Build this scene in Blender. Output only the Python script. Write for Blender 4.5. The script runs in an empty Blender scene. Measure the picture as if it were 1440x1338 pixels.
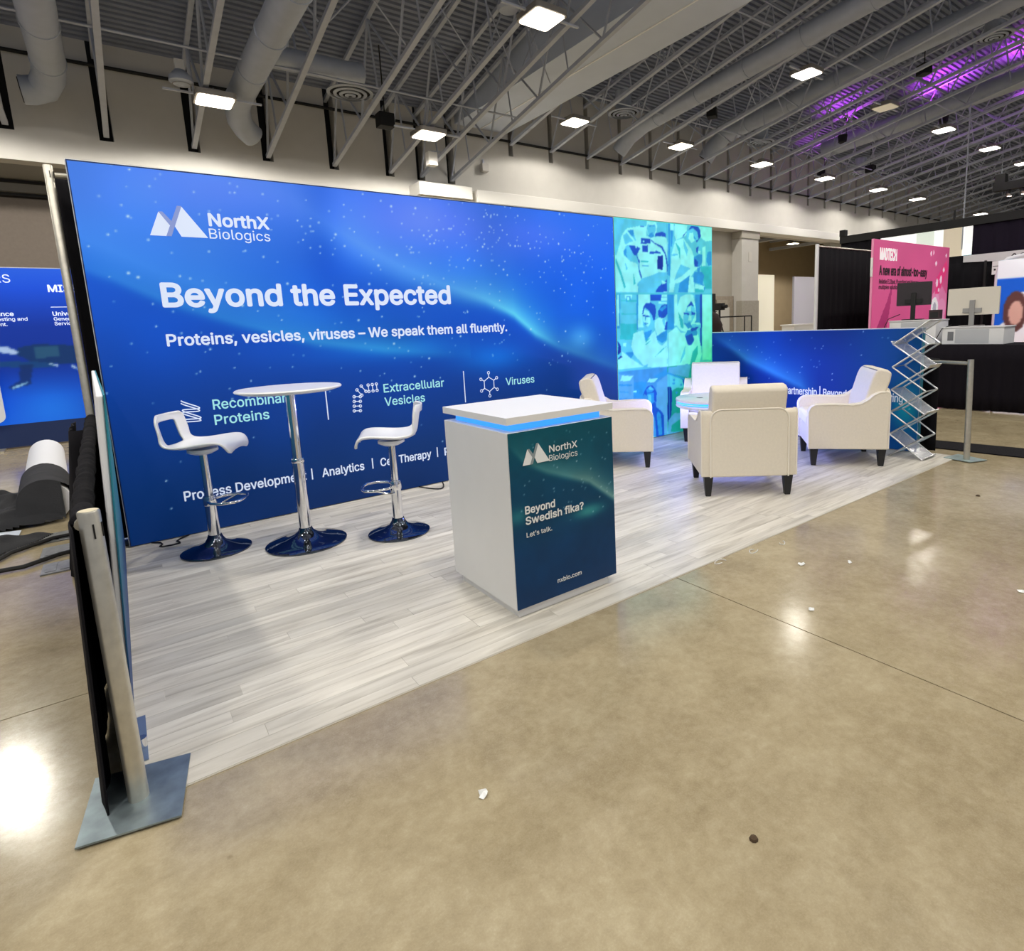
import bpy, bmesh, math, random, os
import numpy as np
from mathutils import Vector, Matrix

random.seed(7)
rng = np.random.default_rng(11)
sc = bpy.context.scene
COL = sc.collection
R = math.radians
PI = math.pi

# ------------------------------------------------------------ camera
PITCH, YAW, ROLL, FPX = -0.15836, -0.64913, -0.04256, 819.93
cy_, sy_, cp_, sp_ = math.cos(YAW), math.sin(YAW), math.cos(PITCH), math.sin(PITCH)
fwd = Vector((-sy_*cp_, cy_*cp_, sp_)); rt = Vector((cy_, sy_, 0)); up = rt.cross(fwd)
cr_, sr_ = math.cos(ROLL), math.sin(ROLL)
rt2 = rt*cr_ + up*sr_; up2 = up*cr_ - rt*sr_
cam = bpy.data.cameras.new('camera'); co = bpy.data.objects.new('camera', cam); COL.objects.link(co)
m4 = Matrix((rt2, up2, -fwd)).transposed().to_4x4(); m4.translation = Vector((0.0988, -4.7062, 1.3236))
co.matrix_world = m4
cam.sensor_fit = 'HORIZONTAL'; cam.sensor_width = 36; cam.lens = FPX/1440*36
cam.shift_x = (720-797.75)/1440; cam.shift_y = (591.04-669)/1440
cam.clip_start = 0.05; cam.clip_end = 200
sc.camera = co

# ------------------------------------------------------------ world, exposure
w = bpy.data.worlds.new('hall_ambient'); sc.world = w; w.use_nodes = True
w.node_tree.nodes['Background'].inputs[0].default_value = (0.80, 0.86, 1.0, 1)
w.node_tree.nodes['Background'].inputs[1].default_value = 0.30
sc.view_settings.view_transform = 'Standard'; sc.view_settings.look = 'None'
sc.view_settings.exposure = 0.0; sc.view_settings.gamma = 1.0
sc.view_settings.use_curve_mapping = False
sc.cycles.max_bounces = 7
LAMP = 9.0             # radiance of the high bay lenses
SPOT = 400.0           # watts thrown by each high bay reflector

# ------------------------------------------------------------ materials
def lin(h):
    h = h.lstrip('#'); v = [int(h[i:i+2], 16)/255 for i in (0, 2, 4)]
    return tuple((x/12.92 if x <= .04045 else ((x+.055)/1.055)**2.4) for x in v)
def linv(r, g, b): return lin('%02x%02x%02x' % (int(r), int(g), int(b)))
_M = {}
def mat(name, hexcol, rough=.5, metal=0, emit=0, ecol=None, noise=0, nscale=20, bump=0, bscale=200, spec=.5, alpha=1, coat=0):
    if name in _M: return _M[name]
    m = bpy.data.materials.new(name); m.use_nodes = True; nt = m.node_tree; b = nt.nodes['Principled BSDF']
    c = lin(hexcol); b.inputs['Base Color'].default_value = (*c, 1); b.inputs['Roughness'].default_value = rough
    b.inputs['Metallic'].default_value = metal; b.inputs['Specular IOR Level'].default_value = spec
    b.inputs['Alpha'].default_value = alpha; b.inputs['Coat Weight'].default_value = coat
    if emit:
        b.inputs['Emission Color'].default_value = (*(lin(ecol) if ecol else c), 1); b.inputs['Emission Strength'].default_value = emit
    if noise or bump:
        tc = nt.nodes.new('ShaderNodeTexCoord')
    if noise:
        n = nt.nodes.new('ShaderNodeTexNoise'); n.inputs['Scale'].default_value = nscale; n.inputs['Detail'].default_value = 4
        nt.links.new(tc.outputs['Object'], n.inputs['Vector'])
        r = nt.nodes.new('ShaderNodeValToRGB')
        r.color_ramp.elements[0].position = .3; r.color_ramp.elements[1].position = .7
        r.color_ramp.elements[0].color = (*[x*(1-noise) for x in c], 1); r.color_ramp.elements[1].color = (*[min(1, x*(1+noise)) for x in c], 1)
        nt.links.new(n.outputs['Fac'], r.inputs[0]); nt.links.new(r.outputs[0], b.inputs['Base Color'])
    if bump:
        n2 = nt.nodes.new('ShaderNodeTexNoise'); n2.inputs['Scale'].default_value = bscale; n2.inputs['Detail'].default_value = 3
        nt.links.new(tc.outputs['Object'], n2.inputs['Vector'])
        bp = nt.nodes.new('ShaderNodeBump'); bp.inputs['Strength'].default_value = bump; bp.inputs['Distance'].default_value = .01
        nt.links.new(n2.outputs['Fac'], bp.inputs['Height']); nt.links.new(bp.outputs[0], b.inputs['Normal'])
    _M[name] = m; return m

def mat_print(name, emit=0, base=1.0, rough=.6):
    if name in _M: return _M[name]
    m = bpy.data.materials.new(name); m.use_nodes = True; nt = m.node_tree; b = nt.nodes['Principled BSDF']
    a = nt.nodes.new('ShaderNodeAttribute'); a.attribute_name = 'ink'
    mx = nt.nodes.new('ShaderNodeVectorMath'); mx.operation = 'SCALE'; mx.inputs['Scale'].default_value = base
    nt.links.new(a.outputs['Color'], mx.inputs[0]); nt.links.new(mx.outputs[0], b.inputs['Base Color'])
    b.inputs['Roughness'].default_value = rough; b.inputs['Specular IOR Level'].default_value = .25
    if emit:
        nt.links.new(a.outputs['Color'], b.inputs['Emission Color']); b.inputs['Emission Strength'].default_value = emit
    _M[name] = m; return m

def concrete():
    m = bpy.data.materials.new('polished_concrete'); m.use_nodes = True; nt = m.node_tree; b = nt.nodes['Principled BSDF']; L = nt.links.new
    tc = nt.nodes.new('ShaderNodeTexCoord'); geo = nt.nodes.new('ShaderNodeNewGeometry')
    def noise(s, d=5, ro=.55, dist=0):
        n = nt.nodes.new('ShaderNodeTexNoise'); n.inputs['Scale'].default_value = s; n.inputs['Detail'].default_value = d
        n.inputs['Roughness'].default_value = ro; n.inputs['Distortion'].default_value = dist; L(geo.outputs['Position'], n.inputs['Vector']); return n
    def ramp(src, st):
        r = nt.nodes.new('ShaderNodeValToRGB'); e = r.color_ramp.elements
        e[0].position, e[0].color = st[0][0], (*linv(*st[0][1]), 1); e[1].position, e[1].color = st[-1][0], (*linv(*st[-1][1]), 1)
        for p, c in st[1:-1]:
            k = e.new(p); k.color = (*linv(*c), 1)
        L(src, r.inputs[0]); return r
    def mix(mode, fac, a_, b_):
        x = nt.nodes.new('ShaderNodeMix'); x.data_type = 'RGBA'; x.blend_type = mode
        if isinstance(fac, float): x.inputs[0].default_value = fac
        else: L(fac, x.inputs[0])
        L(a_, x.inputs[6]); L(b_, x.inputs[7]); return x.outputs[2]
    c1 = ramp(noise(1.1, 6, .6, .1).outputs['Fac'], [(.28, (134, 120, 92)), (.5, (163, 150, 120)), (.72, (186, 174, 144))])
    c2 = ramp(noise(5.5, 6, .62, .1).outputs['Fac'], [(.3, (112, 98, 72)), (.5, (163, 149, 120)), (.72, (204, 194, 166))])
    c = mix('MIX', .36, c1.outputs[0], c2.outputs[0])
    c4 = ramp(noise(26, 6, .7, .2).outputs['Fac'], [(.32, (116, 102, 76)), (.5, (165, 151, 122)), (.7, (206, 196, 170))])
    c = mix('MIX', .22, c, c4.outputs[0])
    c3 = ramp(noise(190, 3, .8).outputs['Fac'], [(.3, (128, 114, 88)), (.55, (172, 158, 130)), (.75, (220, 212, 188))])
    c = mix('MIX', .16, c, c3.outputs[0])
    # dark specks and hairline crazing of the slab itself
    v = nt.nodes.new('ShaderNodeTexVoronoi'); v.inputs['Scale'].default_value = 3.1; L(geo.outputs['Position'], v.inputs['Vector'])
    r = nt.nodes.new('ShaderNodeValToRGB'); r.color_ramp.elements[0].position = .018; r.color_ramp.elements[0].color = (.25, .2, .14, 1); r.color_ramp.elements[1].position = .04; r.color_ramp.elements[1].color = (1, 1, 1, 1)
    L(v.outputs['Distance'], r.inputs[0]); c = mix('MULTIPLY', .55, c, r.outputs[0])
    L(c, b.inputs['Base Color'])
    rr = nt.nodes.new('ShaderNodeMapRange'); rr.inputs['To Min'].default_value = .07; rr.inputs['To Max'].default_value = .25
    L(noise(2.3, 5, .6, .1).outputs['Fac'], rr.inputs['Value']); L(rr.outputs[0], b.inputs['Roughness'])
    b.inputs['Specular IOR Level'].default_value = .6
    bp = nt.nodes.new('ShaderNodeBump'); bp.inputs['Strength'].default_value = .05; bp.inputs['Distance'].default_value = .01
    L(noise(9, 5, .6).outputs['Fac'], bp.inputs['Height']); L(bp.outputs[0], b.inputs['Normal'])
    return m

def plank_mat():
    m = bpy.data.materials.new('whitewashed_plank'); m.use_nodes = True; nt = m.node_tree; b = nt.nodes['Principled BSDF']; L = nt.links.new
    tc = nt.nodes.new('ShaderNodeTexCoord'); oi = nt.nodes.new('ShaderNodeObjectInfo')
    off = nt.nodes.new('ShaderNodeVectorMath'); off.operation = 'SCALE'; off.inputs['Scale'].default_value = 37
    cmb = nt.nodes.new('ShaderNodeCombineXYZ')
    for i in range(3): L(oi.outputs['Random'], cmb.inputs[i])
    L(cmb.outputs[0], off.inputs[0]); add = nt.nodes.new('ShaderNodeVectorMath'); add.operation = 'ADD'
    L(tc.outputs['Object'], add.inputs[0]); L(off.outputs[0], add.inputs[1])
    mp = nt.nodes.new('ShaderNodeMapping'); mp.inputs['Scale'].default_value = (1.6, 15, 8); L(add.outputs[0], mp.inputs[0])
    n = nt.nodes.new('ShaderNodeTexNoise'); n.inputs['Scale'].default_value = 1.5; n.inputs['Detail'].default_value = 7; n.inputs['Distortion'].default_value = .7; L(mp.outputs[0], n.inputs['Vector'])
    r = nt.nodes.new('ShaderNodeValToRGB'); e = r.color_ramp.elements
    e[0].position = .28; e[0].color = (*linv(186, 180, 168), 1); e[1].position = .72; e[1].color = (*linv(236, 232, 222), 1)
    k = e.new(.47); k.color = (*linv(216, 211, 200), 1); L(n.outputs['Fac'], r.inputs[0])
    mr = nt.nodes.new('ShaderNodeMapRange'); mr.inputs['To Min'].default_value = .80; mr.inputs['To Max'].default_value = 1.04; L(oi.outputs['Random'], mr.inputs['Value'])
    sc_ = nt.nodes.new('ShaderNodeVectorMath'); sc_.operation = 'SCALE'; L(r.outputs[0], sc_.inputs[0]); L(mr.outputs[0], sc_.inputs['Scale'])
    L(sc_.outputs[0], b.inputs['Base Color']); b.inputs['Roughness'].default_value = .42; b.inputs['Specular IOR Level'].default_value = .35
    return m

# ------------------------------------------------------------ geometry helpers
def link(o, parent=None):
    COL.objects.link(o)
    if parent is not None: o.parent = parent
    return o
def tag(o, label=None, cat=None, group=None, kind=None):
    if label: o['label'] = label
    if cat: o['category'] = cat
    if group: o['group'] = group
    if kind: o['kind'] = kind
    return o
def thing(name, label, cat, loc=(0, 0, 0), rz=0, group=None, rx=0):
    o = bpy.data.objects.new(name, None); COL.objects.link(o); o.location = loc; o.rotation_euler = (rx, 0, rz); o.empty_display_size = .1
    return tag(o, label, cat, group)

class MB:
    def __init__(s): s.v = []; s.f = []
    def add(s, vs, fs):
        n = len(s.v); s.v += [tuple(v) for v in vs]; s.f += [tuple(i+n for i in f) for f in fs]; return s
    def box(s, x0, x1, y0, y1, z0, z1):
        return s.add([(x0, y0, z0), (x1, y0, z0), (x1, y1, z0), (x0, y1, z0), (x0, y0, z1), (x1, y0, z1), (x1, y1, z1), (x0, y1, z1)],
                     [(3, 2, 1, 0), (4, 5, 6, 7), (0, 1, 5, 4), (1, 2, 6, 5), (2, 3, 7, 6), (3, 0, 4, 7)])
    def hexa(s, p): return s.add(p, [(3, 2, 1, 0), (4, 5, 6, 7), (0, 1, 5, 4), (1, 2, 6, 5), (2, 3, 7, 6), (3, 0, 4, 7)])
    def tube(s, pts, r, n=10, closed=False, cap=True):
        pts = [Vector(p) for p in pts]; k = len(pts); rs = r if isinstance(r, (list, tuple)) else [r]*k
        rings = []; prev = None
        for i, p in enumerate(pts):
            if closed: t = pts[(i+1) % k]-pts[i-1]
            else: t = pts[min(i+1, k-1)]-pts[max(i-1, 0)]
            t.normalize()
            if prev is None:
                a = Vector((0, 0, 1)) if abs(t.z) < .9 else Vector((1, 0, 0)); u = t.cross(a).normalized()
            else:
                u = (prev-t*prev.dot(t)).normalized()
            prev = u; v = t.cross(u)
            rings.append([p+(u*math.cos(2*PI*j/n)+v*math.sin(2*PI*j/n))*rs[i] for j in range(n)])
        b = len(s.v)
        for rg in rings: s.v += [tuple(q) for q in rg]
        m = k if closed else k-1
        for i in range(m):
            i2 = (i+1) % k
            for j in range(n):
                j2 = (j+1) % n; s.f.append((b+i*n+j, b+i*n+j2, b+i2*n+j2, b+i2*n+j))
        if cap and not closed:
            s.f.append(tuple(b+j for j in reversed(range(n)))); s.f.append(tuple(b+(k-1)*n+j for j in range(n)))
        return s
    def lathe(s, prof, n=36, cx=0, cy=0, cap=True):
        b = len(s.v)
        for r, z in prof:
            for j in range(n): s.v.append((cx+r*math.cos(2*PI*j/n), cy+r*math.sin(2*PI*j/n), z))
        for i in range(len(prof)-1):
            for j in range(n):
                j2 = (j+1) % n; s.f.append((b+i*n+j, b+i*n+j2, b+(i+1)*n+j2, b+(i+1)*n+j))
        if cap and prof[0][0] > 1e-4: s.f.append(tuple(b+j for j in reversed(range(n))))
        if cap and prof[-1][0] > 1e-4: s.f.append(tuple(b+(len(prof)-1)*n+j for j in range(n)))
        return s
    def prism(s, poly, a, b_, axis='x'):
        n = len(poly); mk = {'x': lambda p, t: (t, p[0], p[1]), 'y': lambda p, t: (p[0], t, p[1]), 'z': lambda p, t: (p[0], p[1], t)}[axis]
        vs = [mk(p, a) for p in poly]+[mk(p, b_) for p in poly]
        fs = [tuple(range(n-1, -1, -1)), tuple(range(n, 2*n))]+[(i, (i+1) % n, n+(i+1) % n, n+i) for i in range(n)]
        return s.add(vs, fs)
    def build(s, name, m, parent=None, smooth=False, bevel=0, seg=2, sub=0, angle=None, fix=True):
        me = bpy.data.meshes.new(name); me.from_pydata(s.v, [], s.f)
        if fix:
            bm = bmesh.new(); bm.from_mesh(me); bmesh.ops.recalc_face_normals(bm, faces=bm.faces); bm.to_mesh(me); bm.free()
        me.materials.append(m)
        if smooth or bevel or sub: me.polygons.foreach_set('use_smooth', [True]*len(me.polygons))
        if smooth and not bevel and not sub: me.set_sharp_from_angle(angle=R(angle or 40))
        o = bpy.data.objects.new(name, me); link(o, parent)
        if bevel:
            md = o.modifiers.new('bevel', 'BEVEL'); md.width = bevel; md.segments = seg; md.limit_method = 'ANGLE'; md.angle_limit = R(35); md.harden_normals = True
        if sub:
            md = o.modifiers.new('sub', 'SUBSURF'); md.levels = sub; md.render_levels = sub
        return o
def box(name, x0, x1, y0, y1, z0, z1, m, parent=None, bevel=0, seg=2): return MB().box(x0, x1, y0, y1, z0, z1).build(name, m, parent, bevel=bevel, seg=seg)
def copy_tree(o, parent=None):
    c = o.copy(); COL.objects.link(c); c.parent = parent
    for ch in list(o.children): copy_tree(ch, c)
    return c
def rrect(x0, x1, z0, z1, r, n=6):
    pts = []
    for cx, cz, a0 in ((x1-r, z1-r, 0), (x0+r, z1-r, 90), (x0+r, z0+r, 180), (x1-r, z0+r, 270)):
        for k in range(n+1):
            a = R(a0+90*k/n); pts.append((cx+r*math.cos(a), cz+r*math.sin(a)))
    return pts

# lettering -----------------------------------------------------------
FONT = None
try:
    FONT = bpy.data.fonts.load(os.path.join(bpy.utils.resource_path('LOCAL'), 'datafiles', 'fonts', 'Inter.woff2'))
except Exception:
    FONT = None
def fill_outlines(v, edges):
    """nonzero fill of glyph outlines: every outer loop is filled with the holes inside it"""
    nb = {}
    for a, b in edges: nb.setdefault(a, []).append(b); nb.setdefault(b, []).append(a)
    seen = set(); loops = []
    for s in sorted(nb):
        if s in seen: continue
        lp = [s]; seen.add(s); prev, cur = None, s
        while True:
            n = [q for q in nb[cur] if q != prev and (q not in seen)]
            if not n: break
            if prev is None: n = [min(n)]
            prev, cur = cur, n[0]; seen.add(cur); lp.append(cur)
        if len(lp) > 2: loops.append(lp)
    from mathutils.geometry import delaunay_2d_cdt
    V2, F2 = [], []
    # group loops that touch in x so each triangulation stays small
    iv = sorted([(v[l][:, 0].min(), v[l][:, 0].max(), l) for l in loops], key=lambda q: q[0]); groups = []
    for a, b, l in iv:
        if groups and a <= groups[-1][1]: groups[-1][1] = max(groups[-1][1], b); groups[-1][2].append(l)
        else: groups.append([a, b, [l]])
    for _, _, ls in groups:
        pts = []; ed = []
        for l in ls:
            n0 = len(pts); pts += [Vector((float(v[k][0]), float(v[k][1]))) for k in l]; ed += [(n0+i, n0+(i+1) % len(l)) for i in range(len(l))]
        ov, oe, of = delaunay_2d_cdt(pts, ed, [], 0, 1e-6)[:3]
        P = np.array([p[:] for p in ov]); T = np.array([f for f in of if len(f) == 3])
        if not len(T): continue
        cen = P[T].mean(1); wn = np.zeros(len(T), int)
        for l in ls:
            p = v[l][:, :2]; q = np.roll(p, -1, 0)
            for (x1, y1), (x2, y2) in zip(p, q):
                if y1 == y2: continue
                left = (x2-x1)*(cen[:, 1]-y1)-(cen[:, 0]-x1)*(y2-y1)
                if y1 <= cen[:, 1].max() or True:
                    upc = (y1 <= cen[:, 1]) & (y2 > cen[:, 1]) & (left > 0); dnc = (y1 > cen[:, 1]) & (y2 <= cen[:, 1]) & (left < 0)
                    wn += upc.astype(int); wn -= dnc.astype(int)
        n0 = len(V2); V2 += [tuple(p) for p in P]; F2 += [tuple(int(i)+n0 for i in t) for t in T[wn != 0]]
    return np.array(V2), F2
def text(name, body, x, z, height, m, parent, width=None, bold=0., depth=-.003, frame=None, right=None):
    """flat print: cap height `height`, baseline z, left edge x (or right edge), lying in the local XZ plane at y=depth"""
    cu = bpy.data.curves.new(name, 'FONT'); cu.body = body; cu.resolution_u = 3; cu.fill_mode = 'NONE'
    if FONT: cu.font = FONT
    o = bpy.data.objects.new(name, cu); COL.objects.link(o); bpy.context.view_layer.update()
    me = bpy.data.meshes.new_from_object(o.evaluated_get(bpy.context.evaluated_depsgraph_get()))
    bpy.data.objects.remove(o); bpy.data.curves.remove(cu)
    v = np.empty(len(me.vertices)*3); me.vertices.foreach_get('co', v); v = v.reshape(-1, 3)
    v, fs = fill_outlines(v, [tuple(e.vertices) for e in me.edges]); bpy.data.meshes.remove(me)
    s = height/.5087; x0 = v[:, 0].min(); wd = (v[:, 0].max()-x0)*s
    kx = (width/wd) if width else 1
    X = (v[:, 0]-x0)*s*kx; Z = v[:, 1]*s
    if right is not None: x = right-wd*kx
    mb = MB(); sh = [(0, 0)]
    if bold:
        d = bold*height; sh += [(d*math.cos(a), d*math.sin(a)) for a in [i*PI/4 for i in range(8)]]
    for i, (dx, dz) in enumerate(sh):
        mb.add([(x+a+dx, depth-.00005*i, z+b+dz) for a, b in zip(X, Z)], fs)
    return mb.build(name, m, parent, fix=False)

# prints: a fine grid carrying ink colours -------------------------------
def print_grid(name, wd, ht, cell, fn, m, parent, y=0., x0=0., z0=0.):
    nx, nz = max(2, int(round(wd/cell))), max(2, int(round(ht/cell)))
    xs = np.linspace(0, wd, nx+1); zs = np.linspace(0, ht, nz+1); U, V = np.meshgrid(xs, zs)
    rgb = fn(U, V)                                   # srgb 0..255
    c = np.clip(rgb, 0, 255)/255; c = np.where(c <= .04045, c/12.92, ((c+.055)/1.055)**2.4)
    n = (nx+1)*(nz+1); co_ = np.zeros((n, 3)); co_[:, 0] = U.ravel()+x0; co_[:, 1] = y; co_[:, 2] = V.ravel()+z0
    i = np.arange(nx); j = np.arange(nz); I, J = np.meshgrid(i, j); a = (J*(nx+1)+I).ravel()
    q = np.stack([a, a+1, a+nx+2, a+nx+1], 1)
    me = bpy.data.meshes.new(name); me.vertices.add(n); me.vertices.foreach_set('co', co_.ravel())
    me.loops.add(q.size); me.loops.foreach_set('vertex_index', q.ravel().astype(np.int32))
    me.polygons.add(len(q)); me.polygons.foreach_set('loop_start', np.arange(0, q.size, 4, dtype=np.int32)); me.update(calc_edges=True)
    at = me.color_attributes.new('ink', 'FLOAT_COLOR', 'POINT')
    rgba = np.ones((n, 4), dtype=np.float32); rgba[:, :3] = c.reshape(-1, 3); at.data.foreach_set('color', rgba.ravel())
    me.materials.append(m); o = bpy.data.objects.new(name, me); return link(o, parent)
def vnoise(U, V, s, seed):
    r = np.random.default_rng(seed); g = r.random((64, 64)); x = U*s; y = V*s
    xi = np.floor(x).astype(int); yi = np.floor(y).astype(int); fx = x-xi; fy = y-yi; fx = fx*fx*(3-2*fx); fy = fy*fy*(3-2*fy)
    G = lambda a, b: g[a % 64, b % 64]
    return (G(xi, yi)*(1-fx)+G(xi+1, yi)*fx)*(1-fy)+(G(xi, yi+1)*(1-fx)+G(xi+1, yi+1)*fx)*fy
def band(U, V, pts, amps, up_, dn):
    px = [p[0] for p in pts]; e = np.interp(U, px, [p[1] for p in pts]); a = np.interp(U, px, amps)
    k = np.ones(9)/9
    d = V-e; return a*np.where(d > 0, np.exp(-(d/up_)), np.exp(-(d/dn)**2))
def stars(rgb, U, V, spots, cell):
    nz, nx = U.shape
    for (x, z, s, a) in spots:
        i = x/cell; j = z/cell
        for jj in range(max(0, int(j)-1), min(nz, int(j)+3)):
            for ii in range(max(0, int(i)-1), min(nx, int(i)+3)):
                wgt = a*math.exp(-((ii-i)**2+(jj-j)**2)*(cell*cell)/(s*s)); rgb[jj, ii] = rgb[jj, ii]*(1-wgt)+np.array([205, 238, 255])*wgt
def gradient(t, stops):
    ts = [s[0] for s in stops]; return np.stack([np.interp(t, ts, [s[1][k] for s in stops]) for k in range(3)], -1)
def fill_poly(rgb, U, V, poly, col, mixw=1.0):
    xs = [p[0] for p in poly]; zs = [p[1] for p in poly]
    sel = (U >= min(xs)) & (U <= max(xs)) & (V >= min(zs)) & (V <= max(zs))
    idx = np.nonzero(sel)
    if len(idx[0]) == 0: return
    x = U[idx]; z = V[idx]; ins = np.zeros(len(x), bool); n = len(poly)
    for i in range(n):
        x1, z1 = poly[i]; x2, z2 = poly[(i+1) % n]
        if z1 == z2: continue
        c = ((z1 > z) != (z2 > z)) & (x < (x2-x1)*(z-z1)/(z2-z1)+x1); ins ^= c
    a = idx[0][ins], idx[1][ins]; rgb[a] = rgb[a]*(1-mixw)+np.array(col, float)*mixw
def blur(rgb, it=1):
    for _ in range(it):
        p = np.pad(rgb, ((1, 1), (1, 1), (0, 0)), 'edge')
        rgb = (p[1:-1, 1:-1]*4+p[:-2, 1:-1]+p[2:, 1:-1]+p[1:-1, :-2]+p[1:-1, 2:])/8
    return rgb

# ============================================================ THE HALL
M_wall = mat('hall_wall_paint', '#cac7c1', .8, noise=.03, nscale=3, bump=.05, bscale=60)
M_low = mat('lower_wall_paint', '#b3aea3', .8, noise=.03, nscale=3)
M_black = mat('matt_black', '#0b0b0d', .7)
M_deck = mat('roof_deck_paint', '#838a9c', .6, noise=.12, nscale=1.5)
M_steel = mat('joist_paint', '#b4b9c6', .55, noise=.06, nscale=6)
M_duct = mat('duct_metal', '#adb4c2', .5, .1, noise=.05, nscale=5)
M_girder = mat('girder_paint', '#cad3e4', .7, noise=.03, nscale=2)
M_white = mat('white_paint', '#e9e7e2', .5)
M_gap = mat('joint_filler', '#6e6350', .9)
M_conc = concrete()

fl = tag(MB().box(-14, 46, -16, 16.5, -.10, -.006).build('floor', M_gap), kind='structure')
xs = [-14, -9.93, -3.83, 2.272, 8.37, 14.47, 20.6, 26.7, 32.8, 38.9, 46]; ys = [-16, -14.1, -8.0, -1.9, 4.2, 10.3, 16.5]
for i in range(len(xs)-1):
    for j in range(len(ys)-1):
        g = .0028
        MB().box(xs[i]+g, xs[i+1]-g, ys[j]+g, ys[j+1]-g, -.005, 0).build('slab', M_conc, fl)

# back wall with the slots that take the roof joists
SL = [-.80, .425, 1.662, 2.861, 4.084, 5.25, 5.96, 6.70]
SRT = [8.36+1.21*i for i in range(25)]
def slotted(mb, x0, x1, zb, zs, zt, slots, hw):
    mb.box(x0, x1, 8, 8.3, zb, zs); a = x0
    for s in slots:
        if s-hw > x0 and s+hw < x1: mb.box(a, s-hw, 8, 8.3, zs, zt); a = s+hw
    mb.box(a, x1, 8, 8.3, zs, zt)
mb = MB(); slotted(mb, -14, 6.9, 4.24, 4.68, 9, SL, .095); slotted(mb, 6.9, 46, 4.24, 5.50, 9.5, SRT, .065)
wb = tag(mb.build('wall_back', M_wall), kind='structure')
box('slot_dark_sheet', -14, 46, 8.31, 8.36, 4.3, 9.4, M_black, wb)  # black sheet put in for the darkness inside the open slots
MB().tube([(-14, 7.95, 5.82), (46, 7.95, 5.82)], .03, 8).build('conduit_pipe', M_black, wb)
tag(MB().box(5.65, 18.52, 8, 8.3, 0, 4.24).box(23.4, 46, 8, 8.3, 0, 4.24).build('wall_back_lower', M_low), kind='structure')
# ledge running along the wall
t1 = tag(box('trim_1', 5.65, 6.92, 7.45, 8, 4.25, 4.52, M_white, bevel=.01), kind='structure')
box('underside_panel', 5.72, 6.88, 7.5, 7.98, 4.235, 4.25, M_low, t1)
tag(box('trim_2', 7.08, 24.6, 7.52, 8, 4.23, 4.50, M_white, bevel=.01), kind='structure')
tag(box('trim_3', 6.92, 7.08, 7.70, 8, 4.25, 4.46, M_low), kind='structure')
# column and wainscot beside the opening
colm = thing('square_column', 'square pale grey wall column left of the high opening', 'column', (17.5, 7.80, 0))
box('shaft', -.47, .47, -.2, .2, 0, 4.0, M_wall, colm, .01); box('capital', -.50, .50, -.23, .2, 4.0, 4.22, M_low, colm)
box('plinth_cladding', -.49, .49, -.22, .0, 0, 1.95, mat('grey_cladding', '#a59f93', .7, noise=.08), colm)
box('number_plate', -.1, .08, -.215, -.2, 3.25, 3.55, mat('plate_grey', '#cfcac2'), colm)
wn = tag(box('trim_4', 14.6, 17.0, 7.9, 7.99, 0, 2.12, mat('wainscot', '#9f9484', .7, noise=.12, nscale=9)), kind='structure')
for k in range(3): box('panel', 14.7+k*.68, 15.28+k*.68, 7.87, 7.9, .15, 2.0, mat('wainscot_panel', '#a99f90', .7, noise=.1, nscale=9), wn)
box('notice_board', 15.9, 16.7, 7.84, 7.88, .95, 1.75, mat('board_grey', '#c9c6bd'), wn)
# room seen through the opening
M_room = mat('far_room_wall', '#a08f74', .85, noise=.04, nscale=2)
tag(MB().box(8, 46, 16, 16.3, 0, 9).build('wall_far_room', M_room), kind='structure')
tag(MB().box(-14, 8, 9.5, 9.7, 0, 4.24).build('wall_recess', mat('recess_paint', '#4f4a45', .8)), kind='structure')
rc = bpy.data.objects['wall_recess']
for k in range(8): box('partition_panel', -8.9+k*1.22, -7.70+k*1.22, 9.44, 9.5, .02, 3.93, mat('partition_brown', '#6b625a', .8, noise=.05), rc)
box('header_beam', -14, 5.6, 9.36, 9.5, 4.02, 4.16, mat('header_grey', '#8d8b87', .7), rc)
box('track', -14, 5.6, 9.34, 9.36, 3.95, 4.0, M_black, rc)
tag(MB().box(-14, 5.65, 8.3, 9.5, 4.24, 4.36).build('ceiling_recess', mat('soffit', '#8f8d89', .8)), kind='structure')
tag(MB().box(8, 46, 8.3, 16, 5.9, 6.0).build('ceiling_far_room', mat('far_room_ceiling', '#4d463e', .8)), kind='structure')
tag(MB().box(45.9, 46.2, -16, 16.3, 0, 14).build('wall_right', M_room), kind='structure')

# roof deck: ribbed steel sheet rising from the wall
K = .1747; TH = math.atan(K)
def deck(name, x0, x1, z0):
    vs = []; fs = []; p = .13; t = 0; rows = []
    while t < 19:
        rows += [(t, 0), (t+.065, 0), (t+.075, .05), (t+.12, .05)]; t += p
    for (a, h) in rows:
        y = 8-a*math.cos(TH); z = z0+a*math.sin(TH)+h
        vs += [(x0, y, z), (x1, y, z)]
    for i in range(len(rows)-1): fs.append((2*i, 2*i+1, 2*i+3, 2*i+2))
    n = len(vs); vs += [(x0, 8, z0+.12), (x1, 8, z0+.12), (x1, rows and 8-rows[-1][0]*math.cos(TH), z0+rows[-1][0]*math.sin(TH)+.12), (x0, 8-rows[-1][0]*math.cos(TH), z0+rows[-1][0]*math.sin(TH)+.12)]
    fs.append((n, n+3, n+2, n+1))
    return tag(MB().add(vs, fs).build(name, M_deck, fix=False), kind='structure')
deck('ceiling_1', -14, 6.9, 6.19); deck('ceiling_2', 8.25, 46, 7.28)
gd = tag(MB().box(6.88, 8.25, -14, 8, 6.0, 11.5).build('trim_5', M_girder), kind='structure')
MB().box(7.52, 7.545, -14, 8, 5.985, 6.0).build('seam_strip', mat('seam_white', '#f2f2f4', .4), gd)

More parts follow.
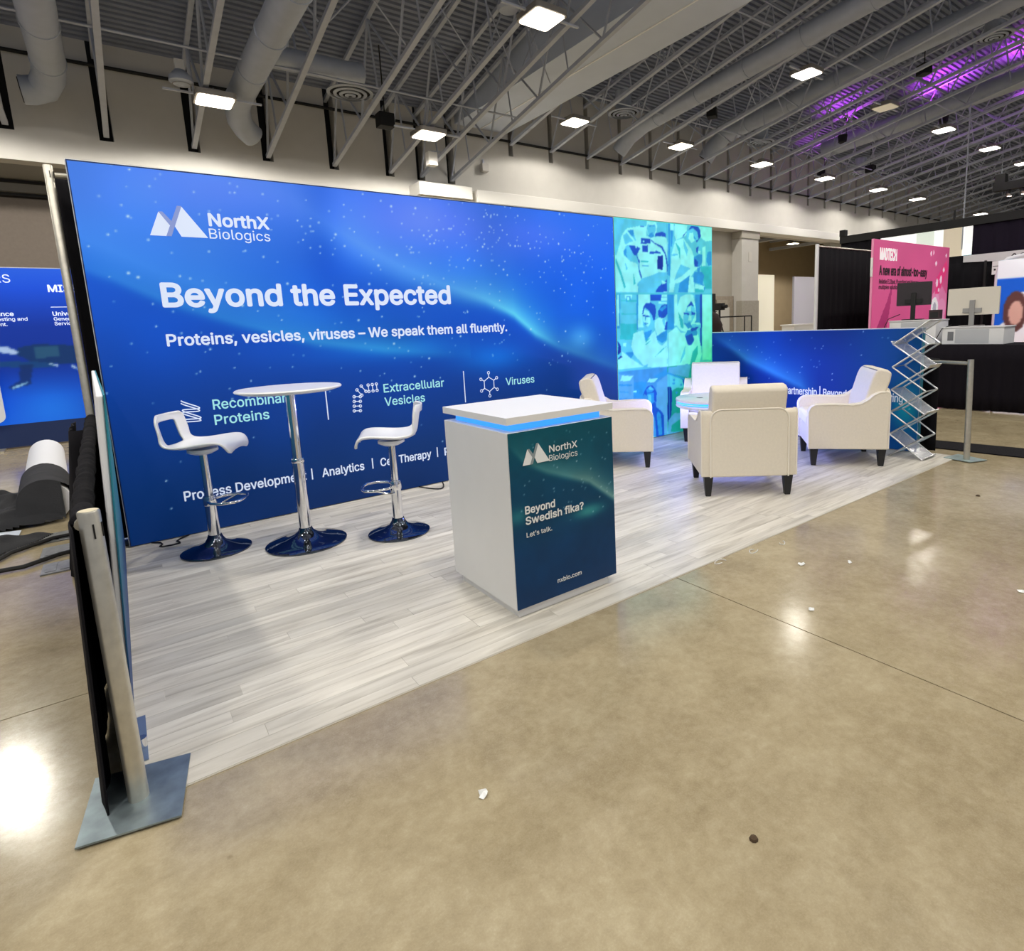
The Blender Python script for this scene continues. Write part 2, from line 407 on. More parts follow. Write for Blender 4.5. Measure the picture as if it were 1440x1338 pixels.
# joists ---------------------------------------------------------------
HT = 1.36
def joist_parts(t, L, chord, n, joined=False):
    MB().box(-chord, chord, -L, 0, 0, chord*1.7).build('bottom_chord', M_steel, t)
    MB().box(-chord*.9, chord*.9, -L, 0, HT-chord*1.7, HT).build('top_chord', M_steel, t)
    st = L/n
    w1 = MB().tube([(0, 0, .04), (0, -st/2, HT-.05)], .026, 5).v, None
    a = MB().tube([(0, 0, .05), (0, -st/2, HT-.05)], .021, 5); b = MB().tube([(0, -st/2, HT-.05), (0, -st, .05)], .021, 5); c = MB().tube([(0, -st/2, HT-.05), (0, -st/2, .05)], .018, 4)
    if joined:
        j = MB()
        for k in range(n):
            for q in (a, b, c): j.add([(x, y-k*st, z) for x, y, z in q.v], q.f)
        o = j.build('web_lattice', M_steel, t); o['kind'] = 'stuff'; return
    first = [a.build('web_bar', M_steel, t), b.build('web_bar', M_steel, t), c.build('hanger_bar', M_steel, t)]
    for k in range(1, n):
        for o in first:
            d = o.copy(); COL.objects.link(d); d.parent = t; d.location = (0, -k*st, 0)
ORD = ['first', 'second', 'third', 'fourth', 'fifth', 'sixth', 'seventh', 'eighth', 'ninth', 'tenth', 'eleventh', 'twelfth', 'thirteenth', 'fourteenth', 'fifteenth', 'sixteenth', 'seventeenth', 'eighteenth', 'nineteenth', 'twentieth', 'twenty-first', 'twenty-second', 'twenty-third', 'twenty-fourth', 'twenty-fifth']
def joist(name, label, x, z, L, chord, n, joined=False, group=None):
    t = thing(name, label, 'roof truss', (x, 7.98, z), 0, group, rx=-TH); joist_parts(t, L, chord, n, joined); return t
for i, x in enumerate(SL):
    joist('roof_joist', 'pale grey open-web roof joist above the blue wall, %s from the left edge' % ORD[i], x, 4.73, 12.6, .038, 7, group='roof joists left of the big girder')
for i, x in enumerate(SRT):
    joist('roof_joist', 'pale grey open-web roof joist, %s to the right of the big girder' % ORD[i], x, 5.74, 16.2, .040, 8, joined=i > 10, group='roof joists right of the big girder')
# bridging rods crossing under the joists
for k, (x0, x1, y, z, lab) in enumerate([(-6, 6.8, 5.2, 5.30, 'thin steel bridging rod crossing the joists nearest the wall, left bay'), (-6, 6.8, 1.6, 5.93, 'thin steel bridging rod crossing the left bay joists farther from the wall'),
                                    (8.3, 38, 5.6, 6.24, 'thin steel bridging rod crossing the right bay joists near the wall'), (8.3, 38, 2.4, 6.80, 'thin steel bridging rod crossing the right bay joists over the far aisle')]):
    tag(MB().tube([(x0, y, z), (x1, y, z)], .018, 5).build('bridging_rod', M_steel), lab, 'rod')
for q_, (x0, x1) in enumerate(zip(SL[:-1], SL[1:])):
    tag(MB().tube([(x0+.05, 4.0, 5.50), (x1-.05, 4.0, 6.75)], .014, 4).tube([(x1-.05, 4.0, 5.50), (x0+.05, 4.0, 6.75)], .014, 4).build('cross_bracing', M_steel), 'thin crossed bracing rods of the left roof bay, %s pair from the left' % ORD[q_], 'bracing', 'crossed bracing in the left bay')
for q_, (x0, x1) in enumerate(zip(SRT[:9], SRT[1:10])):
    if q_ in (2, 5): continue
    tag(MB().tube([(x0+.05, 4.4, 6.45), (x1-.05, 4.4, 7.7)], .014, 4).tube([(x1-.05, 4.4, 6.45), (x0+.05, 4.4, 7.7)], .014, 4).build('cross_bracing', M_steel), 'thin crossed bracing rods of the right roof bay, %s pair from the girder' % ORD[q_], 'bracing', 'crossed bracing in the right bay')

# ducts ----------------------------------------------------------------
def duct(label, pts, r, ringed=True):
    t = thing('air_duct', label, 'duct', pts[0])
    o0 = Vector(pts[0]); P_ = [Vector(p)-o0 for p in pts]
    pp = MB().tube(P_, r, 20).build('pipe', M_duct, t, smooth=True)
    for a, b in zip(P_[:-1], P_[1:]):
        d = (b-a); n = int(d.length/1.3)
        for k in range(1, n+1):
            c = a+d.normalized()*k*1.3
            if k*1.3 < d.length-.1: MB().tube([c-d.normalized()*.02, c+d.normalized()*.02], r+.012, 20).build('seam_ring', M_duct, pp, smooth=True)
    e = P_[-1]; q = (P_[-1]-P_[-2]).normalized()
    MB().tube([e, e+q*.012], r*.86, 20).build('mouth_dark_disc', M_black, pp)  # black disc painted in for the shade inside the duct end
    return t
duct('round grey duct at the far left ending in a bent elbow', [(-.12, -1, 5.3), (-.14, 6.9, 5.36), (-.17, 7.25, 5.30), (-.26, 7.45, 5.19), (-.42, 7.5, 5.14), (-.52, 7.5, 5.13)], .20)
duct('thick round grey duct behind the brightest lamp with a bent end', [(2.25, -1, 5.3), (2.25, 6.8, 5.3), (2.27, 7.1, 5.25), (2.33, 7.35, 5.13), (2.44, 7.5, 5.04), (2.56, 7.6, 4.98)], .20)
duct('short duct branch running right to the ring diffuser', [(2.42, 5.25, 5.45), (3.6, 5.35, 5.5), (3.83, 5.4, 5.55)], .16)
duct('long round duct right of the girder, nearest of three', [(11.35, -7, 7.45), (11.35, 6.4, 6.27), (11.3, 6.9, 6.1), (11.2, 7.2, 5.8)], .20)
duct('long round duct right of the girder, middle of three', [(15.0, -7, 8.05), (15.0, 6.6, 6.70), (14.9, 7.1, 6.4), (14.8, 7.3, 6.1)], .23)
duct('long round duct right of the girder, farthest of three and tinted purple', [(19.9, -7, 7.95), (19.9, 6.4, 6.85)], .26)
def ring(label, x, y, z, neck=.5):
    t = thing('ring_diffuser', label, 'air diffuser', (x, y, z))
    for k, (r, dz) in enumerate([(.38, 0), (.275, -.015), (.18, -.03), (.09, -.045)]):
        MB().lathe([(r-.052, dz-.012), (r, dz), (r, dz+.012), (r-.056, dz+.002)], 32, cap=False).build('ring', M_duct, t, smooth=True)
    MB().lathe([(0, .026), (.34, .028)], 28).build('throat_dark_disc', M_black, t)  # black disc put behind the rings to darken the gaps between them
    MB().lathe([(.2, .03), (.2, neck)], 20).build('neck', M_duct, t, smooth=True)
ring('concentric ring air diffuser left of the girder', 3.83, 5.95, 5.42, .25)
ring('concentric ring air diffuser just right of the girder', 10.77, 6.52, 6.46)
ring('concentric ring air diffuser above the turquoise photo wall corner', 16.0, 6.2, 6.46)
ring('concentric ring air diffuser far down the hall', 22.59, 6.49, 6.46)
ring('concentric ring air diffuser tinted by purple light', 16.95, .72, 7.47, .3)

# high bay lamps ---------------------------------------------------------
M_lens = mat('lamp_lens', '#fff3dd', .4, emit=LAMP); M_lens2 = mat('lamp_lens_cool', '#fff6ea', .4, emit=LAMP*.8)
M_off = mat('lamp_lens_off_glow', '#d9cdb4', .4, emit=.35); M_house = mat('lamp_housing', '#8b8680', .5, .2)  # the unlit lens is given a faint glow by emission
def lamp(label, x, y, z, m=M_lens, s=.27, group='high bay lamps', rz=0, power=1.0):
    t = thing('high_bay_light', label, 'ceiling light', (x, y, z), rz, group)
    MB().prism(rrect(-s, s, -s, s, .06), .012, .09, 'z').build('housing', M_house, t); hs_ = t.children[-1]
    MB().prism(rrect(-s+.03, s-.03, -s+.03, s-.03, .05), 0, .014, 'z').build('lens', m, hs_)
    zc = (4.73 if x < 6.9 else 5.74)+(8-y)*K-.012
    if y < 8:
        MB().tube([(0, 0, .09), (0, 0, max(.2, zc-z))], .012, 6).build('stem', M_steel, t)
        MB().box(-.66, .66, -.02, .02, zc-z-.02, zc-z+.005).build('hanger_bar', M_steel, t)
    else: MB().tube([(0, 0, .09), (0, 0, .89)], .012, 6).build('stem', M_steel, t)
    if m is not M_off:
        l = bpy.data.lights.new('reflector_beam', 'SPOT'); l.energy = SPOT*power; l.color = (1, .95, .86); l.spot_size = R(168 if x < 6.9 else 159); l.spot_blend = .2; l.shadow_soft_size = .16
        o = bpy.data.objects.new('reflector_beam', l); COL.objects.link(o); o.parent = t; o.location = (0, 0, -.02)
    MB().box(-.08, .08, -.08, .08, .09, .17).build('driver_box', M_house, t)
    return t
lamp('glaring high bay lamp above the logo of the blue wall', 1.79, 6.13, 4.96, power=1.15)
lamp('glaring high bay lamp beside the girder above the ledge', 5.27, 6.04, 4.97, power=1.15)
lamp('largest glaring lamp at the top centre beside the girder', 5.44, 2.53, 5.60)
lamp('bright lamp just right of the girder near the wall', 9.14, 6.44, 5.95, power=.62)
lamp('lamp above the turquoise photo wall near the hall wall', 12.77, 6.46, 5.95, power=.62)
lamp('lit lamp in the right bay, nearest of the forward row', 12.88, 2.92, 6.57, M_lens2, power=.22)
lamp('unlit cream lamp under the purple-lit deck', 16.65, 2.95, 6.56, M_off)
lamp('lamp right of the unlit one in the forward row', 20.26, 2.91, 6.57, M_lens2, power=.22)
lamp('lamp second right of the unlit one in the forward row', 23.98, 2.89, 6.57, M_lens2, power=.22)
lamp('small lamp at the right edge, above the black light bar', 27.6, 2.92, 6.57, M_lens2, power=.22)
lamp('small lamp near the wall above the far opening', 16.42, 6.45, 5.95, power=.62)
lamp('lamp near the wall above the white pole of the black drape', 20.06, 6.45, 5.95, M_lens2, power=.62)
lamp('dim narrow lamp near the wall above the pink banner', 23.84, 6.41, 5.96, M_lens2, power=.62)
lamp('bright small lamp above the right half of the pink banner', 27.34, 6.44, 5.95, M_lens2, power=.62)
lamp('farthest bright lamp just above the black drape top', 34.68, 6.5, 5.94, M_lens2, power=.62)
for yy in (-.6, -4.1, -7.6, -11.1):
    for xx in (-5.4, -1.8, 1.8, 5.4, 9.1, 13.2, 21.5, 27.8):
        if (yy == -.6 and xx > 2): continue
        zz = (4.65 if xx < 6 else 5.7)+(8-yy)*K+.0
        lamp('high bay lamp in the rows over the aisle', xx, yy, min(zz, 7.9), group='high bay lamps over the aisle outside the picture', power=(1.5 if (yy == -4.1 and xx > 4) else 1.0 if yy > -5 else .5))
for xx in (-1.8, -5.4): lamp('high bay lamp over the far left aisle', xx, 6.1, 4.97, group='high bay lamps left of the picture')
for k, (xx, yy) in enumerate([(24, 10.6), (28, 12.5), (31.5, 11)]):
    lamp('lamp hanging in the room beyond the opening, %s from the left' % ORD[k], xx, yy, 5.0, mat('room_lens', '#fff0d0', .4, emit=9), .25, 'lamps in the room beyond', power=2.2)
for k, x in enumerate((23, 27, 31)):
    tag(MB().box(x-.1, x+.1, 8.5, 15.8, 5.2, 5.35).box(x-.05, x+.05, 8.5, 15.8, 5.65, 5.8).build('ceiling_beam', M_steel), 'grey ceiling beam in the room beyond the opening, %s from the left' % ORD[k], 'beam')
# purple stage wash thrown up at the deck
def purple(x, y, z, e, label, rx=0):
    t = thing('uplight', label, 'stage light', (x, y, z))
    MB().lathe([(.07, -.16), (.12, -.12), (.14, .08)], 16).build('lamp_body', M_black, t, smooth=True)
    MB().lathe([(0, .06), (.12, .062)], 16).build('lens', mat('purple_lens', '#b03cff', .4, emit=6), t)
    MB().tube([(0, 0, -.1), (.22, 0, -.1), (.22, 0, 7.27+(8-y)*K-z)], .012, 6).build('yoke', M_black, t)
    l = bpy.data.lights.new('purple_wash', 'SPOT'); l.energy = e*1.7; l.color = (.72, .07, 1.0); l.spot_size = R(120); l.spot_blend = .8; l.shadow_soft_size = .12
    o = bpy.data.objects.new('purple_wash', l); COL.objects.link(o); o.parent = t; o.location = (0, 0, .15); o.rotation_euler = (R(180)+rx, 0, 0)
purple(21.0, .9, 7.35, 260, 'black uplight washing the deck purple, right edge')
purple(20.7, 3.1, 7.05, 200, 'black uplight washing the deck purple beyond the unlit lamp')
purple(18.8, 5.2, 6.75, 60, 'small uplight tinting the deck purple near the wall')
purple(20.6, 6.9, 6.3, 30, 'small uplight tinting the duct end purple near the wall')
purple(23.6, 1.6, 7.2, 120, 'black uplight washing the far joists purple')
# little ceiling devices
def small(name, label, cat, fn):
    t = thing(name, label, cat); fn(t); return t
s1 = thing('speaker_box', 'small white speaker box on the joist below the second lamp', 'speaker', (5.711, 6.9, 4.827), 0); box('case', -.10, .10, -.08, .08, -.13, .13, M_white, s1, .01); MB().tube([(0, 0, .12), (0, 0, .16), (.25, 0, .17)], .012, 5).build('bracket', M_steel, s1)
s2 = thing('wall_sensor', 'small pale sensor box on the wall above the ledge', 'sensor', (7.55, 7.93, 5.12)); box('case', -.09, .09, -.06, .06, -.09, .09, mat('sensor_grey', '#b5b1ac'), s2, .008); MB().box(-.02, .02, .03, .06, .09, .2).build('conduit', M_steel, s2)
s3 = thing('round_speaker', 'round grey ceiling speaker left of the brightest lamp', 'speaker', (1.36, 5.95, 5.12)); MB().lathe([(.10, -.06), (.16, -.02), (.15, .05), (.07, .14)], 20).build('horn', M_duct, s3, smooth=True); MB().lathe([(0, -.05), (.12, -.055)], 20).build('grille', M_house, s3); box('junction_box', -.06, .06, -.05, .05, .14, .28, M_white, s3)
s4 = thing('round_speaker', 'round grey ceiling speaker beside the largest lamp', 'speaker', (5.13, 2.9, 5.85)); MB().lathe([(.13, -.06), (.16, -.02), (.15, .05), (.07, .14)], 20).build('horn', M_duct, s4, smooth=True); MB().lathe([(0, -.05), (.12, -.055)], 20).build('grille', M_house, s4)
for k, (x, y, z) in enumerate([(4.55, 6.3, 5.2), (13.0, 5.6, 6.6), (17.0, 2.2, 7.3), (21.7, 5.7, 6.3)]):
    t = thing('black_speaker', 'black loudspeaker box hung among the joists, %s from the left' % ORD[k], 'speaker', (x, y, z), R(30*k)); box('cabinet', -.14, .14, -.12, .12, -.12, .12, M_black, t, .01); MB().tube([(0, 0, .12), (0, 0, (6.18 if x < 7 else 7.27)+(8-y)*K-z)], .012, 5).build('hanger', M_black, t)
# black lighting bar at the right edge
t = thing('lighting_bar', 'black lighting bar with spotlights hung at the right edge', 'lighting rig', (25.3, 2.3, 5.5))
box('bar', -.15, .15, -1.6, .8, -.13, .13, M_black, t); box('motor_box', -.15, .15, .45, .75, .13, .42, M_black, t)
for yy in (-.05, .35): MB().tube([(0, yy, -.13), (-.1, yy, -.3)], .07, 10).build('spot_head', M_black, t)
for yy in (-.1, .3): MB().lathe([(0, -.37), (.07, -.36)], 12, -.1, yy).build('spot_lens', mat('spot_glow', '#ffe2cf', .4, emit=9), t)
MB().tube([(0, .6, .4), (0, .6, 2.75)], .012, 5).build('steel_wire', M_steel, t)
tag(MB().tube([(19.25, 1.9, 3.0), (19.25, 1.9, 6.82)], .018, 5).build('hanging_rod', M_steel), 'thin pale vertical rod hanging above the pink banner', 'rod')

# ============================================================ BOOTH FLOOR AND WALLS
W, WS, H, DF = 5.981, 4.3825, 2.44, 2.7304
bf = thing('booth_flooring', 'pale whitewashed wood-look plank flooring under the whole booth', 'flooring')
MB().box(-.04, W+.10, -DF, .06, .0005, .0035).build('backing_mat', mat('mat_edge', '#d9d3c6', .7), bf)
M_plank = plank_mat(); y = .05; row = 0; PW = .0795
while y > -DF+.01:
    y1 = max(y-PW, -DF+.002); x = -.035-[.0, .62, .31, .95, .15, .77][row % 6]-.2*random.random(); row += 1
    while x < W+.095:
        Ln = random.choice([.98, 1.22, 1.22, 1.40]); a = max(x, -.038); b = min(x+Ln, W+.095)
        if b-a > .05:
            cx, cyy = (a+b)/2, (y+y1)/2; hx, hy = (b-a)/2-.0006, (y-y1)/2-.0006
            MB().box(-hx, hx, -hy, hy, -.001, .0015+random.random()*.0003).build('plank', M_plank, bf, fix=False).location = (cx, cyy, .0045)
        x += Ln
    y = y1

M_frame = mat('white_frame', '#dfe3e6', .35, .3)
M_lit = mat_print('lit_fabric', emit=.66, base=.28)
M_litp = mat_print('lit_photo_fabric', emit=.80, base=.25)
M_unlit = mat_print('printed_fabric', base=1.0, emit=0)
M_txl = mat('lit_letter_white', '#8d97ad', .6, emit=.62, ecol='#e2ecff'); M_txc = mat('lit_letter_aqua', '#6f9aa0', .6, emit=.58, ecol='#a8f0f4')
M_txg = mat('lit_logo_grey', '#606c98', .6, emit=.45, ecol='#93a8ea')

def aurora(U, V):
    n1 = vnoise(U, V, 1.3, 3); n2 = vnoise(U, V, 3.1, 5)
    c = gradient(V, [(0, (0, 44, 104)), (.35, (0, 50, 116)), (.8, (0, 60, 150)), (1.15, (0, 72, 182)), (1.45, (2, 84, 208)), (1.8, (14, 92, 224)), (2.2, (36, 102, 232)), (2.44, (40, 106, 230))])
    d1 = np.interp(U, [0, .14, .39, .78, 1.29, 1.83, 2.46, 4.4], [1.81, 1.74, 1.60, 1.47, 1.30, 1.23, 1.18, 1.1])
    lf = np.clip((V-d1)/.22+.25, 0, 1)*np.clip((1.55-U)/.9, 0, 1); lf *= .55+.45*np.clip(1-(V-2.05)/.6, 0, 1)
    c = c+lf[..., None]*np.array([34, 36, 22])
    b1 = band(U, V, [(0, 1.80), (.14, 1.74), (.39, 1.60), (.78, 1.45), (1.29, 1.29), (1.83, 1.20), (2.46, 1.12)], [.35, .45, .5, .55, .75, .7, .12], .16, .05)
    b1 = np.where(U < 2.6, b1, 0)
    c = c+b1[..., None]*np.array([52, 72, 26])
    p2 = [(0, 2.9), (1.2, 2.34), (1.53, 2.12), (1.79, 1.97), (2.01, 1.86), (2.38, 1.72), (2.78, 1.60), (3.08, 1.46), (3.31, 1.28), (3.6, 1.13), (4.38, .86)]
    a2 = [0, .15, .38, .5, .56, .66, .85, 1.0, .92, .38, .22]
    b2 = band(U, V, p2, a2, .19, np.interp(U, [1.2, 2.2, 3.0, 4.4], [.22, .13, .05, .06])); wide = band(U, V, p2, [0, .2, .45, .55, .55, .5, .45, .35, .3, .25, .2], .45, np.interp(U, [1.2, 2.4, 3.0], [.35, .18, .08]))
    cyan = np.interp(U, [1.5, 2.4, 3.1, 3.4], [.0, .35, 1, 1])[..., None]
    c = c+b2[..., None]*(np.array([62, 66, 22])*(1-cyan)+np.array([78, 118, 34])*cyan)
    c = c+wide[..., None]*np.array([40, 30, 26])
    c = c+(np.exp(-((U-2.25)/.55)**2-((V-2.25)/.28)**2)*(.5+.7*n1))[..., None]*np.array([52, 22, 22])
    c = c+(np.exp(-((U-3.35)/.5)**2-((V-2.12)/.24)**2)*(.4+.8*n2))[..., None]*np.array([54, 16, 16])
    c = c+(np.exp(-((U-.75)/.6)**2-((V-2.35)/.2)**2))[..., None]*np.array([22, 6, 10])
    c = c-(np.exp(-((U-1.42)/.13)**2)*np.clip((V-1.5)/.5, 0, 1))[..., None]*np.array([20, 16, 12])
    c = c+(np.exp(-((U-3.88)/.16)**2-((V-1.2)/.12)**2))[..., None]*np.array([46, 60, 34])
    c = c+(np.exp(-((U-2.82)/.35)**2-((V-1.06)/.12)**2))[..., None]*np.array([4, 36, 42])
    c = c+(np.exp(-((U-1.9)/.6)**2-((V-1.18)/.09)**2))[..., None]*np.array([4, 26, 28])
    sh = np.clip((V-np.interp(U, [0, 2.9, 3.3, 4.38], [0, 1.2, 1.1, .80]))/.5, 0, 1)*np.clip((U-2.9)/.6, 0, 1)
    c = c+sh[..., None]*np.array([0, 12, 26])
    c = c*(.95+.10*n2[..., None])
    sp = []
    r = np.random.default_rng(5)
    for _ in range(300):
        x, z = r.random()*4.36, r.random()*2.42
        if z < .9 and r.random() < .85: continue
        sp.append((x, z, .0050+.0018*r.random(), .4+.5*r.random()))
    for cx, cz, s, n in ((2.9, 2.15, .28, 60), (3.6, 1.9, .4, 55), (1.25, 2.1, .2, 22), (2.2, 2.0, .35, 40), (.35, 1.45, .4, 22), (2.5, 1.5, .3, 16), (.3, 2.2, .3, 14)):
        for _ in range(n): sp.append((cx+r.normal()*s, cz+r.normal()*s*.6, .0052+.002*r.random(), .5+.5*r.random()))
    for _ in range(34): sp.append((r.random()*4.3, .9+r.random()*1.5, .0085, .95))
    stars(c, U, V, [q for q in sp if 0 < q[0] < 4.37 and 0 < q[1] < 2.43], .0075)
    return c
bw = thing('backlit_wall', 'long backlit blue wall printed with an aurora, stars and white lettering', 'display wall')
box('frame', 0, WS-.003, 0, .10, .012, H, M_frame, bw)
print_grid('fabric_print', WS-.022, H-.026, .0075, aurora, M_lit, bw, y=-.006, x0=.010, z0=.014)
box('keder_edge', .004, WS-.006, -.0045, 0, .012, H-.004, mat('keder_dark', '#0d2a5e', .6), bw)
Y = -.010
def logo(parent, x, z, wd, ht, ml, mg, y):
    P_ = lambda pts: [(x+a*wd, z+b*ht) for a, b in pts]
    o = MB().prism(P_([(0, 0), (.19, .76), (.27, .76), (.395, .45), (.28, 0)]), y, y+.001, 'y').prism(P_([(.535, .98), (.60, .98), (1, 0), (.53, 0), (.43, .36), (.535, .98)][:5]), y, y+.001, 'y').build('logo_mountains', ml, parent)
    MB().prism(P_([(.27, 0), (.36, 0), (.60, 1.0), (.52, 1.0)]), y-.0015, y-.0005, 'y').prism(P_([(.19, .78), (.26, .78), (.42, .44), (.375, .30)]), y-.001, y, 'y').build('logo_shaded_edges', mg, parent)
logo(bw, .366, 2.018, .322, .195, M_txl, M_txg, Y)
text('lettering', 'NorthX', .706, 2.100, .078, M_txl, bw, .366, .055, Y); text('lettering', 'Biologics', .697, 2.016, .065, M_txl, bw, .375, .006, Y)
text('headline', 'Beyond the Expected', .384, 1.568, .146, M_txl, bw, 2.06, .052, Y)
text('subheading', 'Proteins, vesicles, viruses \u2013 We speak them all fluently.', .372, 1.310, .074, M_txl, bw, 2.63, .042, Y)
text('lettering', 'Recombinant', .581, .860, .068, M_txc, bw, .515, .022, Y); text('lettering', 'Proteins', .579, .752, .068, M_txc, bw, .345, .022, Y)
text('lettering', 'Extracellular', 1.791, .856, .068, M_txc, bw, .537, .022, Y); text('lettering', 'Vesicles', 1.790, .745, .068, M_txc, bw, .35, .022, Y)
text('lettering', 'Viruses', 2.958, .806, .068, M_txc, bw, .322, .022, Y)
text('lettering', 'Process Development', .338, .252, .066, M_txl, bw, .79, .028, Y); text('lettering', 'Analytics', 1.246, .248, .066, M_txl, bw, .325, .028, Y)
text('lettering', 'Cell Therapy', 1.708, .250, .066, M_txl, bw, .448, .028, Y); text('lettering', 'P', 2.285, .246, .066, M_txl, bw, None, .028, Y)
mb = MB()
for x_ in (1.171, 1.642, 2.216): mb.box(x_-.0045, x_+.0045, Y-.001, Y, .243, .330)
mb.box(1.331, 1.339, Y-.001, Y, .69, .97).box(2.520, 2.528, Y-.001, Y, .693, .974); mb.build('divider_lines', M_txl, bw)
# line icons
def ringpts(cx, cz, r, n=10): return [(cx+r*math.cos(2*PI*k/n), Y, cz+r*math.sin(2*PI*k/n)) for k in range(n)]
mb = MB(); hx, hz = 2.778, .832
hexp = [(hx+.058*math.cos(PI/6+k*PI/3), Y, hz+.066*math.sin(PI/6+k*PI/3)) for k in range(6)]
mb.tube(hexp, .0042, 4, closed=True)
for k in range(6):
    a = PI/6+k*PI/3; e = (hx+.084*math.cos(a), Y, hz+.094*math.sin(a)); mb.tube([hexp[k], e], .004, 4); mb.tube(ringpts(hx+.096*math.cos(a), hz+.107*math.sin(a), .012, 8), .0035, 4, closed=True)
mb.build('virus_icon', M_txl, bw)
mb = MB()
def ribbon(off):
    pts = []
    for k in range(61):
        t = k/60; ph = t*2.0*2*PI-PI/2
        bx = .450+.050*math.sin(ph); bz = .928-.135*t-.014*math.sin(ph)
        pts.append((bx+off[0], Y, bz+off[1]))
    return pts
mb.tube(ribbon((0, 0)), .004, 4); mb.tube(ribbon((-.002, -.017)), .004, 4); mb.build('protein_icon', M_txl, bw)
mb = MB()
def beads(p0, p1, wdt, n):
    d = Vector((p1[0]-p0[0], 0, p1[1]-p0[1])); nrm = Vector((-d.z, 0, d.x)).normalized()*wdt
    for k in range(n):
        c = Vector((p0[0], Y, p0[1]))+d*(k/(n-1)); a = c+nrm; b = c-nrm
        mb.tube([a, b], .0032, 4); mb.tube(ringpts(a.x, a.z, .0105, 7), .0032, 4, closed=True); mb.tube(ringpts(b.x, b.z, .0105, 7), .0032, 4, closed=True)
beads((1.562, .732), (1.572, .845), .024, 4); beads((1.592, .876), (1.628, .903), .028, 2); beads((1.668, .903), (1.735, .905), .026, 3)
mb.build('vesicle_icon', M_txl, bw)
# mains leads pooling on the floor at the foot of the wall
def cable(label, pts, r=.005, m=M_black, name='cable'):
    return tag(MB().tube(pts, r, 6).build(name, m, smooth=True), label, 'cable')
cable('dark cable loop on the planks behind the left bar stool', [(.12+.20*k/10+.03*math.sin(k*1.3), -.012-.16*math.sin(PI*k/10), .013) for k in range(11)])
cable('dark cable loop at the wall foot behind the counter', [(2.02+.22*k/10, -.012-.20*math.sin(PI*k/10), .013) for k in range(11)])

